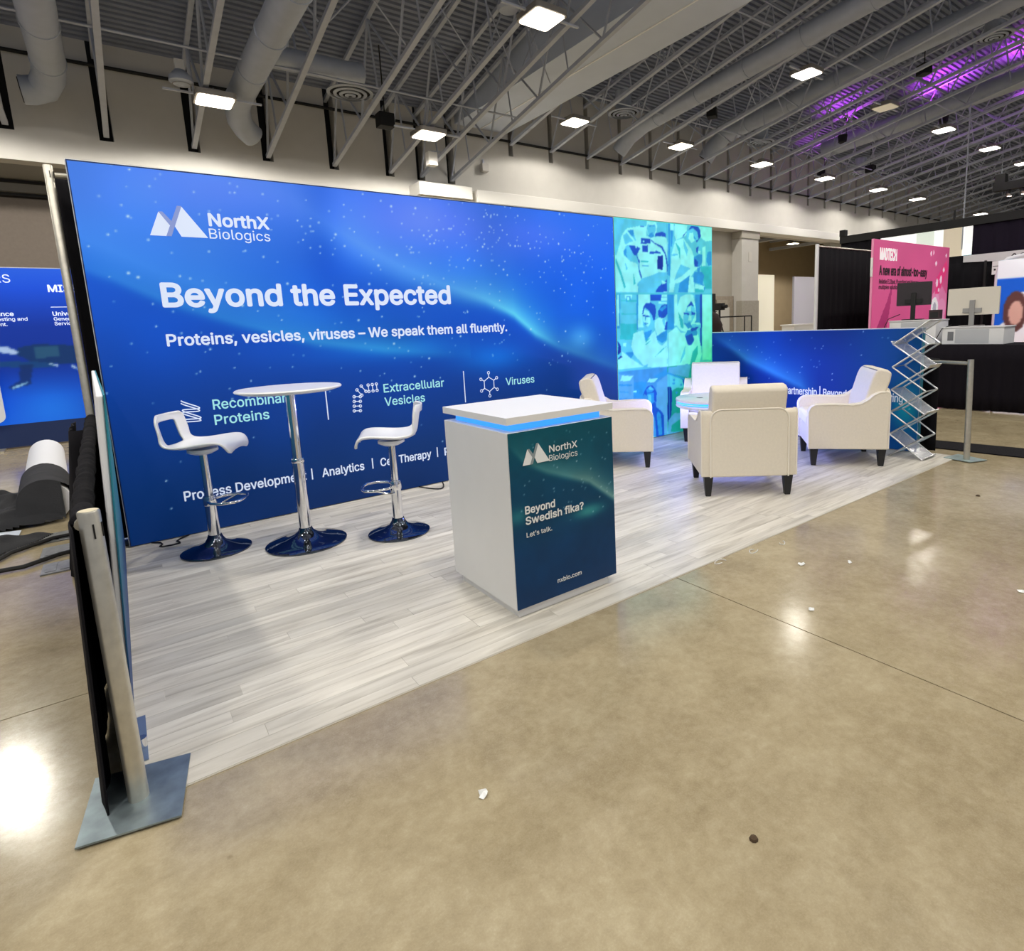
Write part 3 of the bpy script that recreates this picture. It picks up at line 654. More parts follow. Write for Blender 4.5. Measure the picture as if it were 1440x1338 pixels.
# photo collage wall -----------------------------------------------------
PAL = {'C': (84, 200, 232), 'C2': (84, 170, 230), 'L': (140, 242, 246), 'M': (84, 200, 240), 'M2': (60, 150, 222), 'B': (40, 150, 224), 'D': (22, 84, 200), 'N': (12, 52, 158), 'T2': (46, 186, 204), 'TT': (24, 158, 158)}
PH = [["C",[-0.0,2.46,0.82,2.48,0.8,1.64,-0.03,1.64]],["L",[0.18,2.32,0.38,2.36,0.48,2.36,0.47,2.26,0.63,2.26,0.77,2.28,0.81,2.21,0.8,1.84,0.35,1.79,0.33,2.08,0.17,2.18]],["M",[0.04,2.39,0.15,2.41,0.09,2.27,0.03,2.17]],["L",[0.64,2.37,0.63,2.31,0.6,2.27,0.57,2.25,0.53,2.25,0.5,2.27,0.48,2.31,0.47,2.35,0.48,2.4,0.5,2.44,0.54,2.47,0.57,2.47,0.61,2.45,0.63,2.41]],["M",[0.62,2.35,0.61,2.31,0.59,2.27,0.56,2.26,0.53,2.25,0.51,2.27,0.49,2.3,0.48,2.34,0.49,2.37,0.51,2.41,0.54,2.42,0.57,2.43,0.59,2.41,0.61,2.38]],["L",[0.63,2.42,0.62,2.4,0.6,2.39,0.57,2.38,0.54,2.38,0.51,2.38,0.49,2.39,0.48,2.41,0.49,2.42,0.51,2.44,0.54,2.45,0.57,2.45,0.6,2.44,0.62,2.43]],["B",[0.51,2.37,0.61,2.38,0.61,2.37,0.51,2.36]],["B",[0.52,2.29,0.58,2.3,0.56,2.28,0.53,2.27]],["B",[0.59,2.26,0.59,2.26,0.57,2.25,0.56,2.25,0.54,2.24,0.52,2.25,0.51,2.25,0.5,2.26,0.51,2.27,0.52,2.27,0.54,2.28,0.56,2.28,0.58,2.28,0.59,2.27]],["D",[0.61,2.29,0.72,2.32,0.78,2.3,0.78,2.26,0.71,2.27,0.61,2.26]],["D",[0.38,2.36,0.44,2.36,0.44,2.35,0.38,2.35]],["L",[0.1,2.24,0.16,2.31,0.24,2.32,0.32,2.26,0.33,2.17,0.26,2.13,0.17,2.14,0.11,2.03,0.02,2.04,0.07,2.15]],["M",[0.12,2.24,0.2,2.29,0.28,2.28,0.31,2.2,0.22,2.18,0.15,2.15]],["B",[0.19,2.3,0.28,2.31,0.28,2.24,0.22,2.25]],["L",[0.17,2.28,0.19,2.29,0.31,2.19,0.28,2.18]],["M",[0.16,2.14,0.24,2.15,0.27,2.08,0.25,2.02,0.21,1.98,0.15,2.02,0.12,2.06]],["B",[0.12,2.08,0.17,2.12,0.16,2.05,0.2,1.98,0.14,2.01]],["D",[0.2,2.15,0.29,2.15,0.31,2.11,0.32,2.14,0.37,2.12,0.34,2.08,0.31,2.04,0.27,2.05]],["D",[0.39,2.23,0.53,2.23,0.53,2.18,0.38,2.17]],["L",[0.41,2.21,0.44,2.21,0.44,2.19,0.41,2.19]],["D",[0.4,2.15,0.49,2.16,0.49,2.09,0.4,2.09]],["D",[0.53,2.23,0.6,2.19,0.72,2.16,0.78,2.07,0.82,1.92,0.81,1.84,0.79,1.85,0.78,1.99,0.76,2.07,0.7,2.14,0.6,2.18,0.54,2.21]],["D",[0.51,2.09,0.61,2.1,0.62,2.11,0.65,2.1,0.69,2.09,0.69,2.08,0.51,2.07]],["N",[0.64,2.05,0.73,2.06,0.72,1.9,0.63,1.91]],["T2",[0.38,1.99,0.5,1.99,0.49,1.98,0.38,1.98]],["B",[0.39,1.94,0.5,1.94,0.49,1.93,0.4,1.93]],["D",[0.31,2.05,0.36,1.99,0.35,1.91,0.39,1.81,0.38,1.79,0.34,1.87,0.34,1.98]],["L",[-0.01,2.03,0.12,2.05,0.22,1.98,0.32,1.96,0.34,1.9,0.37,1.79,0.29,1.68,-0.01,1.65,-0.02,1.82]],["T2",[0.01,2.01,0.08,1.87,0.14,1.71,0.12,1.69,0.06,1.85,0.0,1.97]],["T2",[0.26,1.86,0.29,1.75,0.26,1.71]],["M",[0.14,1.97,0.18,1.9,0.15,1.88]],["M",[0.39,1.8,0.55,1.84,0.64,1.87,0.8,1.88,0.79,1.84,0.65,1.82,0.71,1.79,0.55,1.76,0.7,1.75,0.55,1.72,0.64,1.71,0.54,1.65,0.34,1.65,0.32,1.75]],["B",[0.32,1.75,0.34,1.65,0.31,1.65,0.3,1.71]],["D",[0.64,1.71,0.79,1.8,0.79,1.64,0.64,1.64,0.59,1.65]],["L",[0.7,1.79,0.78,1.76,0.71,1.74]],["L",[0.07,1.67,0.32,1.75,0.33,1.65,0.07,1.64]],["L",[0.73,1.66,0.79,1.66,0.79,1.64,0.7,1.64]],["C",[0.82,2.48,1.59,2.46,1.6,1.64,0.8,1.64]],["B",[0.82,2.45,0.85,2.46,0.84,1.84,0.81,1.84]],["L",[0.85,2.46,0.91,2.45,0.91,2.34,0.85,2.34]],["B",[0.85,2.34,0.9,2.34,0.88,2.16,0.85,2.16]],["L",[0.93,2.45,1.15,2.45,1.12,2.3,0.95,2.24,0.92,2.29]],["L",[1.35,2.44,1.59,2.44,1.59,2.27,1.47,2.25,1.38,2.29]],["D",[1.07,2.3,1.19,2.39,1.24,2.44,1.31,2.44,1.37,2.37,1.38,2.3,1.31,2.23,1.15,2.36,1.05,2.26]],["M",[1.15,2.36,1.24,2.39,1.32,2.35,1.34,2.27,1.27,2.24,1.24,2.22,1.12,2.26]],["L",[1.18,2.33,1.24,2.34,1.27,2.25,1.21,2.22,1.16,2.27]],["B",[1.25,2.31,1.3,2.27,1.26,2.26]],["L",[0.93,2.23,1.07,2.27,1.21,2.15,1.26,2.06,1.39,2.1,1.37,1.95,1.26,1.9,1.21,1.84,1.04,1.77,0.92,1.75,0.89,1.64,0.82,1.64,0.87,2.08]],["M",[1.07,2.26,1.15,2.14,1.13,2.07,1.08,2.16]],["T2",[0.93,2.22,1.02,2.15,1.01,2.01,0.99,2.11]],["M",[0.87,2.08,0.97,2.09,0.97,2.07,0.88,2.06]],["M",[1.02,1.97,1.19,1.93,1.04,1.84,0.91,1.79,0.95,1.87]],["B",[1.25,2.06,1.35,2.1,1.41,2.09,1.4,2.0,1.35,1.95,1.26,1.95]],["D",[1.26,2.05,1.33,2.01,1.32,1.95,1.26,1.96]],["B",[1.31,1.94,1.37,1.95,1.35,1.88,1.32,1.88]],["M",[1.32,2.2,1.38,2.21,1.36,2.1,1.31,2.1,1.3,2.14]],["D",[1.3,2.17,1.34,2.19,1.32,2.1,1.3,2.12]],["L",[1.33,2.14,1.38,2.14,1.37,2.1,1.34,2.1]],["B",[1.5,2.13,1.58,2.14,1.58,1.98,1.52,1.97,1.48,2.02]],["M",[1.56,2.25,1.59,2.25,1.58,2.14,1.53,2.15]],["L",[1.41,2.18,1.47,2.2,1.47,1.97,1.4,1.96]],["T2",[1.37,1.96,1.58,1.96,1.58,1.7,1.46,1.7,1.4,1.85]],["B",[1.26,1.89,1.4,1.89,1.44,1.85,1.41,1.76,1.46,1.71,1.44,1.67,1.37,1.75,1.25,1.77,1.24,1.84]],["L",[1.27,1.75,1.44,1.73,1.42,1.64,1.27,1.65]],["T2",[1.27,1.7,1.44,1.68,1.42,1.64,1.27,1.65]],["B",[1.0,1.76,1.18,1.85,1.14,1.64,0.97,1.64]],["L",[1.17,1.83,1.24,1.83,1.27,1.64,1.14,1.64]],["C",[-0.02,1.65,0.79,1.65,0.77,0.8,-0.05,0.8]],["B",[-0.0,1.64,0.06,1.64,0.04,1.27,-0.02,1.27]],["L",[0.01,1.63,0.04,1.63,0.03,1.3,0.0,1.3]],["L",[0.12,1.63,0.24,1.63,0.22,1.58,0.19,1.59,0.15,1.59,0.13,1.58]],["B",[0.15,1.61,0.21,1.61,0.21,1.55,0.14,1.55]],["L",[0.16,1.6,0.19,1.6,0.19,1.57,0.16,1.57]],["T2",[0.06,1.57,0.3,1.57,0.3,1.55,0.06,1.56]],["T2",[0.06,1.43,0.3,1.42,0.3,1.41,0.06,1.42]],["T2",[0.05,1.32,0.3,1.31,0.29,1.14,0.04,1.15]],["B",[0.3,1.63,0.32,1.63,0.31,1.24,0.29,1.25]],["L",[0.33,1.64,0.51,1.64,0.49,1.27,0.31,1.27]],["D",[0.51,1.63,0.69,1.63,0.69,1.56,0.51,1.56]],["M",[0.51,1.56,0.65,1.56,0.64,1.49,0.51,1.49]],["L",[0.7,1.63,0.79,1.63,0.79,1.6,0.69,1.6]],["L",[0.68,1.59,0.79,1.59,0.79,1.56,0.68,1.56]],["M",[0.6,1.55,0.79,1.55,0.79,1.5,0.6,1.5]],["L",[0.64,1.55,0.78,1.54,0.78,1.52,0.64,1.53]],["B",[0.79,1.63,0.91,1.63,0.9,1.22,0.78,1.23]],["M",[0.39,1.42,0.42,1.48,0.54,1.47,0.57,1.42,0.56,1.32,0.51,1.24,0.43,1.24,0.39,1.29]],["L",[0.41,1.47,0.49,1.44,0.51,1.32,0.47,1.27,0.4,1.31,0.39,1.39]],["D",[0.38,1.41,0.4,1.49,0.44,1.53,0.52,1.54,0.59,1.51,0.6,1.44,0.58,1.35,0.55,1.34,0.54,1.39,0.49,1.45,0.42,1.49,0.4,1.42]],["D",[0.39,1.41,0.5,1.39,0.5,1.38,0.39,1.39]],["B",[0.39,1.33,0.47,1.31,0.42,1.29]],["B",[0.42,1.4,0.44,1.4,0.43,1.33,0.42,1.34]],["M",[0.39,1.24,0.53,1.27,0.53,1.17,0.43,1.11,0.39,1.18]],["B",[0.4,1.21,0.53,1.24,0.5,1.16,0.43,1.11]],["L",[0.24,1.21,0.39,1.24,0.42,1.11,0.53,1.2,0.58,1.23,0.62,1.12,0.6,1.02,0.45,0.84,0.39,0.84,0.24,0.98,0.2,1.06]],["T2",[0.42,1.11,0.43,1.1,0.49,1.14,0.46,1.14]],["T2",[0.42,1.08,0.53,1.13,0.43,1.07]],["M",[0.56,0.88,0.61,0.96,0.43,0.83,0.39,0.84]],["M",[0.03,1.12,0.11,1.13,0.18,1.11,0.23,1.01,0.2,0.94,0.11,1.0,0.05,1.04]],["B",[0.11,1.01,0.22,1.01,0.24,0.98,0.19,0.93]],["L",[0.08,1.11,0.13,1.11,0.12,1.07,0.08,1.08]],["N",[-0.01,1.14,0.04,1.1,0.05,1.02,0.01,0.99,-0.04,0.98,-0.03,1.01,0.0,1.03,0.01,1.08]],["N",[0.03,0.97,0.07,0.97,0.02,0.91,-0.03,0.92]],["L",[0.05,1.03,0.19,0.94,0.39,0.83,-0.04,0.83,-0.04,0.92,0.06,0.96]],["L",[0.58,1.34,0.64,1.37,0.74,1.37,0.77,1.32,0.74,1.26,0.76,1.18,0.69,1.12,0.62,1.14,0.6,1.2,0.57,1.27]],["D",[0.63,1.44,0.7,1.51,0.79,1.52,0.79,1.41,0.74,1.37,0.7,1.36,0.64,1.38]],["B",[0.65,1.46,0.75,1.51,0.78,1.49,0.7,1.44]],["M",[0.7,1.35,0.75,1.37,0.74,1.26,0.71,1.3]],["B",[0.6,1.16,0.69,1.2,0.79,1.23,0.76,1.11,0.69,1.08,0.61,1.12]],["D",[0.76,1.32,0.79,1.32,0.78,1.23,0.73,1.23]],["L",[0.62,1.09,0.69,1.05,0.78,1.11,0.77,0.8,0.44,0.82,0.48,0.9,0.57,1.0]],["T2",[0.57,0.93,0.69,1.01,0.78,1.05,0.68,0.99]],["C",[0.79,1.65,1.58,1.65,1.58,0.63,0.77,0.7]],["B",[0.79,1.63,0.9,1.63,0.9,1.22,0.78,1.23]],["L",[0.91,1.64,0.96,1.64,0.95,1.27,0.9,1.27]],["M",[0.96,1.63,1.36,1.63,1.35,1.08,0.95,1.1]],["B",[1.27,1.63,1.36,1.63,1.35,1.27,1.26,1.28]],["D",[1.36,1.64,1.4,1.64,1.39,1.01,1.35,1.02]],["L",[1.4,1.63,1.58,1.63,1.57,0.83,1.4,0.84]],["L",[1.01,1.6,1.17,1.65,1.24,1.62,1.28,1.47,1.29,1.33,1.18,1.21,1.13,1.18,1.01,1.21,0.94,1.27,0.95,1.48]],["M",[1.06,1.38,1.14,1.5,1.2,1.55,1.25,1.5,1.28,1.4,1.22,1.32,1.17,1.26,1.14,1.23,1.06,1.3]],["D",[1.12,1.48,1.2,1.55,1.25,1.49,1.19,1.5]],["L",[1.14,1.48,1.2,1.5,1.19,1.43,1.12,1.44]],["D",[1.07,1.42,1.16,1.41,1.16,1.39,1.07,1.4]],["D",[1.2,1.43,1.27,1.41,1.26,1.39,1.2,1.39]],["L",[1.16,1.39,1.2,1.38,1.2,1.32,1.14,1.32]],["B",[1.06,1.3,1.14,1.23,1.22,1.24,1.17,1.31,1.12,1.29]],["T2",[0.97,1.43,1.05,1.33,1.06,1.23,1.01,1.25]],["L",[0.79,1.19,0.94,1.26,1.01,1.19,1.12,1.18,1.3,1.21,1.36,1.05,1.39,0.91,1.31,0.74,0.77,0.77]],["B",[1.08,1.15,1.13,1.21,1.29,1.22,1.31,1.17,1.29,1.14,1.22,1.14,1.25,1.09,1.2,1.03,1.13,1.04]],["D",[1.09,1.14,1.21,1.17,1.25,1.09,1.18,1.03,1.13,1.04]],["M",[1.21,1.3,1.37,1.28,1.37,1.23,1.21,1.23]],["L",[1.21,1.3,1.37,1.29,1.36,1.27,1.21,1.28]],["D",[1.18,1.23,1.34,1.25,1.29,1.21,1.2,1.19]],["M",[0.98,0.81,1.08,0.93,1.09,1.03,1.03,0.93]],["T2",[1.17,0.8,1.22,0.95,1.31,1.02,1.31,0.92,1.23,0.78]],["M2",[-0.04,0.8,0.77,0.8,0.75,0.0,0.5,0.01,-0.06,0.1]],["C2",[-0.04,0.78,0.23,0.75,0.22,0.49,-0.05,0.52]],["B",[0.23,0.67,0.43,0.66,0.38,0.48,0.22,0.5]],["B",[0.55,0.71,0.77,0.78,0.77,0.71,0.61,0.67]],["C2",[0.59,0.63,0.77,0.71,0.75,0.01,0.7,0.02,0.67,0.28,0.57,0.35]],["L",[0.05,0.76,0.22,0.74,0.17,0.69,0.02,0.7]],["L",[0.47,0.69,0.61,0.68,0.55,0.64,0.43,0.65]],["L",[0.22,0.57,0.27,0.57,0.26,0.55,0.22,0.56]],["B",[0.22,0.56,0.25,0.55,0.29,0.5,0.22,0.51]],["B",[0.01,0.59,0.14,0.57,0.14,0.56,0.01,0.58]],["B",[-0.01,0.67,0.2,0.65,0.2,0.63,-0.01,0.65]],["B",[0.35,0.62,0.34,0.61,0.34,0.61,0.32,0.6,0.31,0.6,0.3,0.61,0.29,0.62,0.29,0.63,0.29,0.64,0.3,0.65,0.31,0.65,0.33,0.65,0.34,0.64,0.34,0.64]],["D",[0.36,0.5,0.4,0.57,0.45,0.61,0.52,0.61,0.56,0.56,0.59,0.52,0.57,0.35,0.56,0.42,0.39,0.52]],["B",[0.42,0.57,0.48,0.6,0.55,0.56,0.51,0.53,0.43,0.53]],["M",[0.45,0.59,0.49,0.6,0.54,0.56,0.47,0.56]],["B",[0.43,0.52,0.54,0.52,0.54,0.42,0.49,0.36,0.44,0.43]],["M",[0.44,0.51,0.5,0.5,0.49,0.4,0.45,0.45]],["D",[0.47,0.37,0.55,0.42,0.58,0.35,0.66,0.29,0.7,0.24,0.7,-0.0,0.57,0.0,0.55,0.22]],["B",[0.6,0.3,0.65,0.26,0.67,0.01,0.61,0.01,0.58,0.25]],["TT",[0.77,0.8,1.28,0.8,1.28,0.6,1.18,0.58,1.12,0.53,1.11,-0.03,0.76,0.0]],["C",[0.77,0.72,1.11,0.63,1.15,0.52,0.92,0.54,0.83,0.5,0.77,0.57]],["C2",[0.79,0.79,1.13,0.81,1.18,0.79,1.14,0.64,0.78,0.73]],["B",[0.77,0.74,1.15,0.62,1.15,0.59,0.77,0.72]],["D",[1.02,0.64,1.15,0.59,1.12,0.52,1.05,0.57]],["B",[0.9,0.64,0.9,0.63,0.89,0.62,0.89,0.62,0.88,0.62,0.87,0.63,0.86,0.63,0.86,0.64,0.86,0.64,0.87,0.65,0.88,0.65,0.89,0.65,0.89,0.65,0.9,0.64]],["B",[1.02,0.57,1.02,0.56,1.02,0.56,1.01,0.56,1.0,0.56,0.99,0.56,0.99,0.57,0.98,0.57,0.99,0.58,0.99,0.58,1.0,0.58,1.01,0.58,1.02,0.58,1.02,0.57]],["B",[0.9,0.6,0.9,0.59,0.89,0.59,0.88,0.58,0.87,0.59,0.86,0.59,0.85,0.59,0.85,0.6,0.85,0.61,0.86,0.61,0.87,0.61,0.88,0.61,0.89,0.61,0.9,0.6]],["TT",[0.86,0.52,1.11,0.52,1.08,0.44,0.85,0.46]],["B",[0.9,0.5,0.96,0.49,0.92,0.46]],["N",[0.77,0.57,0.83,0.56,0.85,0.49,0.83,0.24,0.78,0.14,0.76,0.16]],["C2",[0.78,0.17,0.88,0.24,1.08,0.23,1.08,-0.01,0.76,-0.0]],["TT",[0.83,0.1,1.07,0.19,1.06,-0.0,0.82,0.02]]]
def collage(U, V):
    c = np.zeros(U.shape+(3,)); c[:] = (90, 205, 234)
    for key, flat in PH: fill_poly(c, U, V, list(zip(flat[0::2], flat[1::2])), PAL[key])
    c = blur(c, 1)
    n = vnoise(U, V, 18, 8)[..., None]; n2 = vnoise(U, V, 6, 9)[..., None]
    lum = c.mean(-1, keepdims=True); c = c*(.93+.09*n+.06*n2)
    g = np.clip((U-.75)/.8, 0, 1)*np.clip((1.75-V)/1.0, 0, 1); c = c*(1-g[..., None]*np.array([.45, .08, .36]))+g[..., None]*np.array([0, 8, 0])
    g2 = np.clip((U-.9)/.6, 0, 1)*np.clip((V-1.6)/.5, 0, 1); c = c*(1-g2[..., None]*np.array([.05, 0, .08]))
    for (a, b_, x0, x1, z0, z1) in ((0, 0, .795, .805, 0, 2.44), ): fill_poly(c, U, V, [(x0, z0), (x1, z0), (x1, z1), (x0, z1)], (50, 170, 215), .6)
    fill_poly(c, U, V, [(0, 1.632), (1.6, 1.632), (1.6, 1.642), (0, 1.642)], (60, 190, 215), .6)
    return c
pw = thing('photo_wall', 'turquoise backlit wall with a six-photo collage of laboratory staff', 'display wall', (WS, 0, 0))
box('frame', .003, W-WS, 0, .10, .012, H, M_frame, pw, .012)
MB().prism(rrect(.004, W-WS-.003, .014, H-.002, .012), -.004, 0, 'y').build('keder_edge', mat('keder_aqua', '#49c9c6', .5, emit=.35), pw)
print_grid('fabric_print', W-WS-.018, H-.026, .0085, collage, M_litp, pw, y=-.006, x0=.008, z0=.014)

# low return wall on the right ---------------------------------------------
HR = 1.183; DR = 2.4078
def right_print(U, V):
    n = vnoise(U, V, 2.5, 4)[..., None]
    c = gradient(U, [(0, (4, 40, 128)), (.9, (4, 46, 146)), (1.6, (4, 46, 134)), (2.4, (0, 66, 120))]); c = c*(.9+.2*n)
    c = c+(band(U, V, [(0, 1.15), (.25, 1.02), (.5, .86), (.85, .72), (1.2, .58), (1.4, .44)], [.2, .6, .9, 1, .8, .1], .16, .06)*(U < 1.4))[..., None]*np.array([44, 78, 60])
    c = c+(np.exp(-((U-2.28)/.12)**2-((V-.42)/.2)**2))[..., None]*np.array([10, 70, 40])
    r = np.random.default_rng(9); stars(c, U, V, [(r.random()*2.38, .3+r.random()*.85, .0055, .4+.4*r.random()) for _ in range(60)], .009)
    return c
rw = thing('low_return_wall', 'low deep-blue printed return wall behind the right armchairs', 'display wall', (W, 0, 0), R(-90))
box('frame', 0, DR, 0, .05, .01, HR, M_frame, rw, .004)
print_grid('fabric_print', DR-.008, HR-.022, .009, right_print, mat_print('low_wall_glow_fabric', emit=.42, base=.8), rw, y=-.004, x0=.004, z0=.014)  # print given a glow of its own although this wall is unlit
box('teal_edge', DR-.003, DR+.002, .0, .05, .012, HR-.004, mat('teal_fabric', '#1d6f86', .6), rw)
M_txu = mat('printed_white_glow', '#e6ecf5', .6, emit=.12)  # unlit letters with a slight glow put into the material
text('lettering', 'Partnership | Beyond', 0, .485, .078, M_txu, rw, .70, .03, -.007, right=1.715); text('lettering', 'Manufacturing', 0, .478, .078, M_txu, rw, .47, .03, -.007, right=2.262)

# low return wall on the left (stands slightly twisted) ------------------------
lw = thing('low_return_wall', 'low white-edged return wall with teal inner face at the left', 'display wall', (0, 0, 0))
def panel(xo, xi, y0, y1, z0=.03, z1=1.18): # xo/xi offsets of faces, twisted at the near end
    n = lambda z: -.018+(.072)*z/1.18
    f = lambda z: -.020
    return [(f(z0)+xo, y0, z0), (f(z0)+xi, y0, z0), (n(z0)+xi, y1, z0), (n(z0)+xo, y1, z0), (f(z1)+xo, y0, z1), (f(z1)+xi, y0, z1), (n(z1)+xi, y1, z1), (n(z1)+xo, y1, z1)]
MB().hexa(panel(-.022, -.004, -.02, -2.47)).build('frame', mat('panel_white', '#eceef2', .6), lw, bevel=.006)
mt = mat('teal_navy_print', '#0d5c78', .6); nt = mt.node_tree; tc = nt.nodes.new('ShaderNodeTexCoord'); sx = nt.nodes.new('ShaderNodeSeparateXYZ'); rp = nt.nodes.new('ShaderNodeValToRGB')
nt.links.new(tc.outputs['Object'], sx.inputs[0]); nt.links.new(sx.outputs[2], rp.inputs[0]); nt.links.new(rp.outputs[0], nt.nodes['Principled BSDF'].inputs['Base Color'])
rp.color_ramp.elements[0].position = .25; rp.color_ramp.elements[0].color = (*lin('#0c3f78'), 1); rp.color_ramp.elements[1].position = .95; rp.color_ramp.elements[1].color = (*lin('#1b7f92'), 1)
MB().hexa(panel(-.004, 0, -.02, -2.475)).build('fabric_print', mt, lw)
MB().box(-.035, .012, -2.52, -2.24, .007, .012).build('foot_plate', mat('foot_blue_grey', '#7e93b4', .4, .5), lw)
MB().lathe([(.016, .014), (.016, .045)], 12, -.003, -2.44).build('foot_stud', mat('chrome', '#e8e8ea', .08, 1), lw, smooth=True)

# black pipe-and-drape round the booth ------------------------------------------
M_drape = mat('black_drape', '#121116', .92, bump=.25, bscale=300, spec=.2)
M_alu = mat('brushed_aluminium', '#c9c5b9', .38, .85, noise=.08, nscale=30)
def drape_mesh(pts, z0, z1, amp=.018, wl=.16, flare=0., nz=8, name='drape', parent=None, m=None, top=None, seed=1):
    """pts: plan polyline; vertical pleats"""
    r = random.Random(seed); P_ = [Vector((p[0], p[1], 0)) for p in pts]; seg = [(b-a).length for a, b in zip(P_[:-1], P_[1:])]; L = sum(seg)
    n = max(8, int(L/wl*8)); vs = []; fs = []
    for i in range(n+1):
        s = L*i/n; a = 0; k = 0
        while k < len(seg)-1 and s > a+seg[k]: a += seg[k]; k += 1
        t = (s-a)/seg[k]; p = P_[k].lerp(P_[k+1], t); d = (P_[k+1]-P_[k]).normalized(); nn = Vector((-d.y, d.x, 0))
        ph = 2*PI*s/wl+.8*math.sin(s*3.1+seed)
        for j in range(nz+1):
            q = j/nz; f = (.35+.65*(1-q)); off = amp*f*math.sin(ph)+.4*amp*math.sin(ph*2.3+seed)*f+flare*(1-q)
            c = p+nn*off; vs.append((c.x, c.y, z0+(z1-z0)*q))
    for i in range(n):
        for j in range(nz): a = i*(nz+1)+j; fs.append((a, a+nz+1, a+nz+2, a+1))
    o = MB().add(vs, fs).build(name, m or M_drape, parent, smooth=True, angle=180, fix=False)
    md = o.modifiers.new('thickness', 'SOLIDIFY'); md.thickness = .005
    return o
def upright(parent, x, y, z1, r=.025, slots=True, z0=.0):
    parent = MB().lathe([(r, z0), (r, z1-.004), (r-.002, z1)], 24, x, y).build('upright', M_alu, parent, smooth=True)
    MB().lathe([(0, z1), (r-.004, z1+.0008)], 24, x, y).build('tube_cap', mat('cap_cream', '#d9cfb2', .5), parent)
    if slots:
        for a in (-75, -20):
            ca, sa = math.cos(R(a)), math.sin(R(a)); MB().box(x+ca*r-.002, x+ca*r+.002, y+sa*r-.003, y+sa*r+.003, z1-.075, z1-.035).build('slot', M_black, parent)
def base_plate(parent, cs, m, z=.0125):
    lo = [(x, y, .0072) for x, y in cs]; hi = [(x, y, z) for x, y in cs]
    MB().hexa(lo+hi).build('base_plate', m, parent)
M_plate = mat('galvanised_plate', '#8f9da3', .38, .7, noise=.22, nscale=14)
t = thing('drape_stand', 'short aluminium drape post on a steel plate, front left corner', 'stand')
upright(t, -.018, -2.700, .888, .0255, z0=.012); base_plate(t, [(-.16, -2.805), (.075, -2.863), (.121, -2.582), (-.123, -2.518)], M_plate)
MB().lathe([(0, .0127), (.007, .0129)], 10, -.105, -2.545).build('bolt_hole', M_black, t.children[-1])
MB().tube([(-.040, -2.66, .842), (-.088, .12, .870)], .016, 12).build('crossbar', M_alu, t)
t = thing('drape_stand', 'tall aluminium drape pole behind the left end of the blue wall', 'stand')
upright(t, -.088, .15, 2.425, .023, z0=.012); base_plate(t, [(-.25, .075), (.03, .075), (.03, .30), (-.25, .30)], M_plate)
MB().tube([(-.06, .15, 2.37), (6.1, .15, 2.37)], .016, 10).build('crossbar', M_alu, t)
t = thing('side_drape', 'long black drape hung along the left side from the low rod', 'drape')
drape_mesh([(-.052, -2.725), (-.064, -2.60), (-.085, -1.6), (-.10, -.45)], .010, .845, .010, .30, .030, 8, parent=t, name='front_panel', seed=2)
drape_mesh([(-.09, -.43), (-.17, -.40), (-.17, .12)], .015, .86, .022, .22, .10, 8, parent=t, name='rear_panel', seed=5)
# gathers of cloth bunched round the rod
mb = MB(); N = 90; pts = []; rs = []
for k in range(N+1):
    q = k/N; pts.append((-.040+(-.088+.040)*q+.002*math.sin(k*1.7), -2.64+(.11+2.64)*q, .842+.028*q+.003*math.sin(k*2.9))); rs.append(.026+.0025*math.sin(k*1.9)+.002*math.sin(k*.73))
mb.tube(pts, rs, 14).build('rod_pocket', M_drape, t, smooth=True, angle=180)
drape_mesh([(-.036, -2.668), (-.046, -2.5), (-.050, -1.5), (-.055, .10)], .012, .86, .006, .22, .0, 6, parent=t, name='inner_panel', seed=9)
t = thing('rear_drape', 'tall black drape hung behind the blue wall', 'drape'); drape_mesh([(-.065, .19), (6.1, .19)], .02, 2.36, .02, .18, 0, 6, parent=t, name='cloth', seed=3)
t = thing('drape_stand', 'short aluminium drape post on a pale plate, front right corner', 'stand')
MB().tube([(5.964, -2.824, .0125), (5.985, -2.80, .895)], .024, 20).build('upright', M_alu, t, smooth=True)
base_plate(t, [(5.871, -2.882), (6.050, -2.955), (6.138, -2.697), (5.925, -2.655)], mat('plate_pale', '#a8bcbc', .4, .6, noise=.1, nscale=14))
MB().tube([(5.985, -2.79, .862), (6.13, -2.36, .862), (6.16, .1, .862)], .016, 10).build('crossbar', M_alu, t)
t = thing('side_drape', 'black drape hung outside the right return wall', 'drape'); drape_mesh([(6.15, -2.50), (6.17, -1.4), (6.17, .12)], .012, .86, .024, .2, -.02, 8, parent=t, name='cloth', seed=8)
mb = MB(); pts = [(6.12+.04*k/40, -2.50+2.6*k/40, .862+.002*math.sin(k*2.1)) for k in range(41)]; mb.tube(pts, [.028+.005*math.sin(k*1.7) for k in range(41)], 12).build('rod_pocket', M_drape, t, smooth=True, angle=180)

# ============================================================ FURNITURE
M_chrome = mat('chrome', '#e8e8ea', .08, 1); M_dchr = mat('reflection_dark_chrome', '#5c626e', .07, 1); M_shell = mat('white_plastic', '#f1f1f0', .3, coat=.2); M_lam = mat('white_laminate', '#e4e3e1', .4, noise=.02, nscale=4)  # trumpet bases: chrome darkened, the navy reflection put into its colour
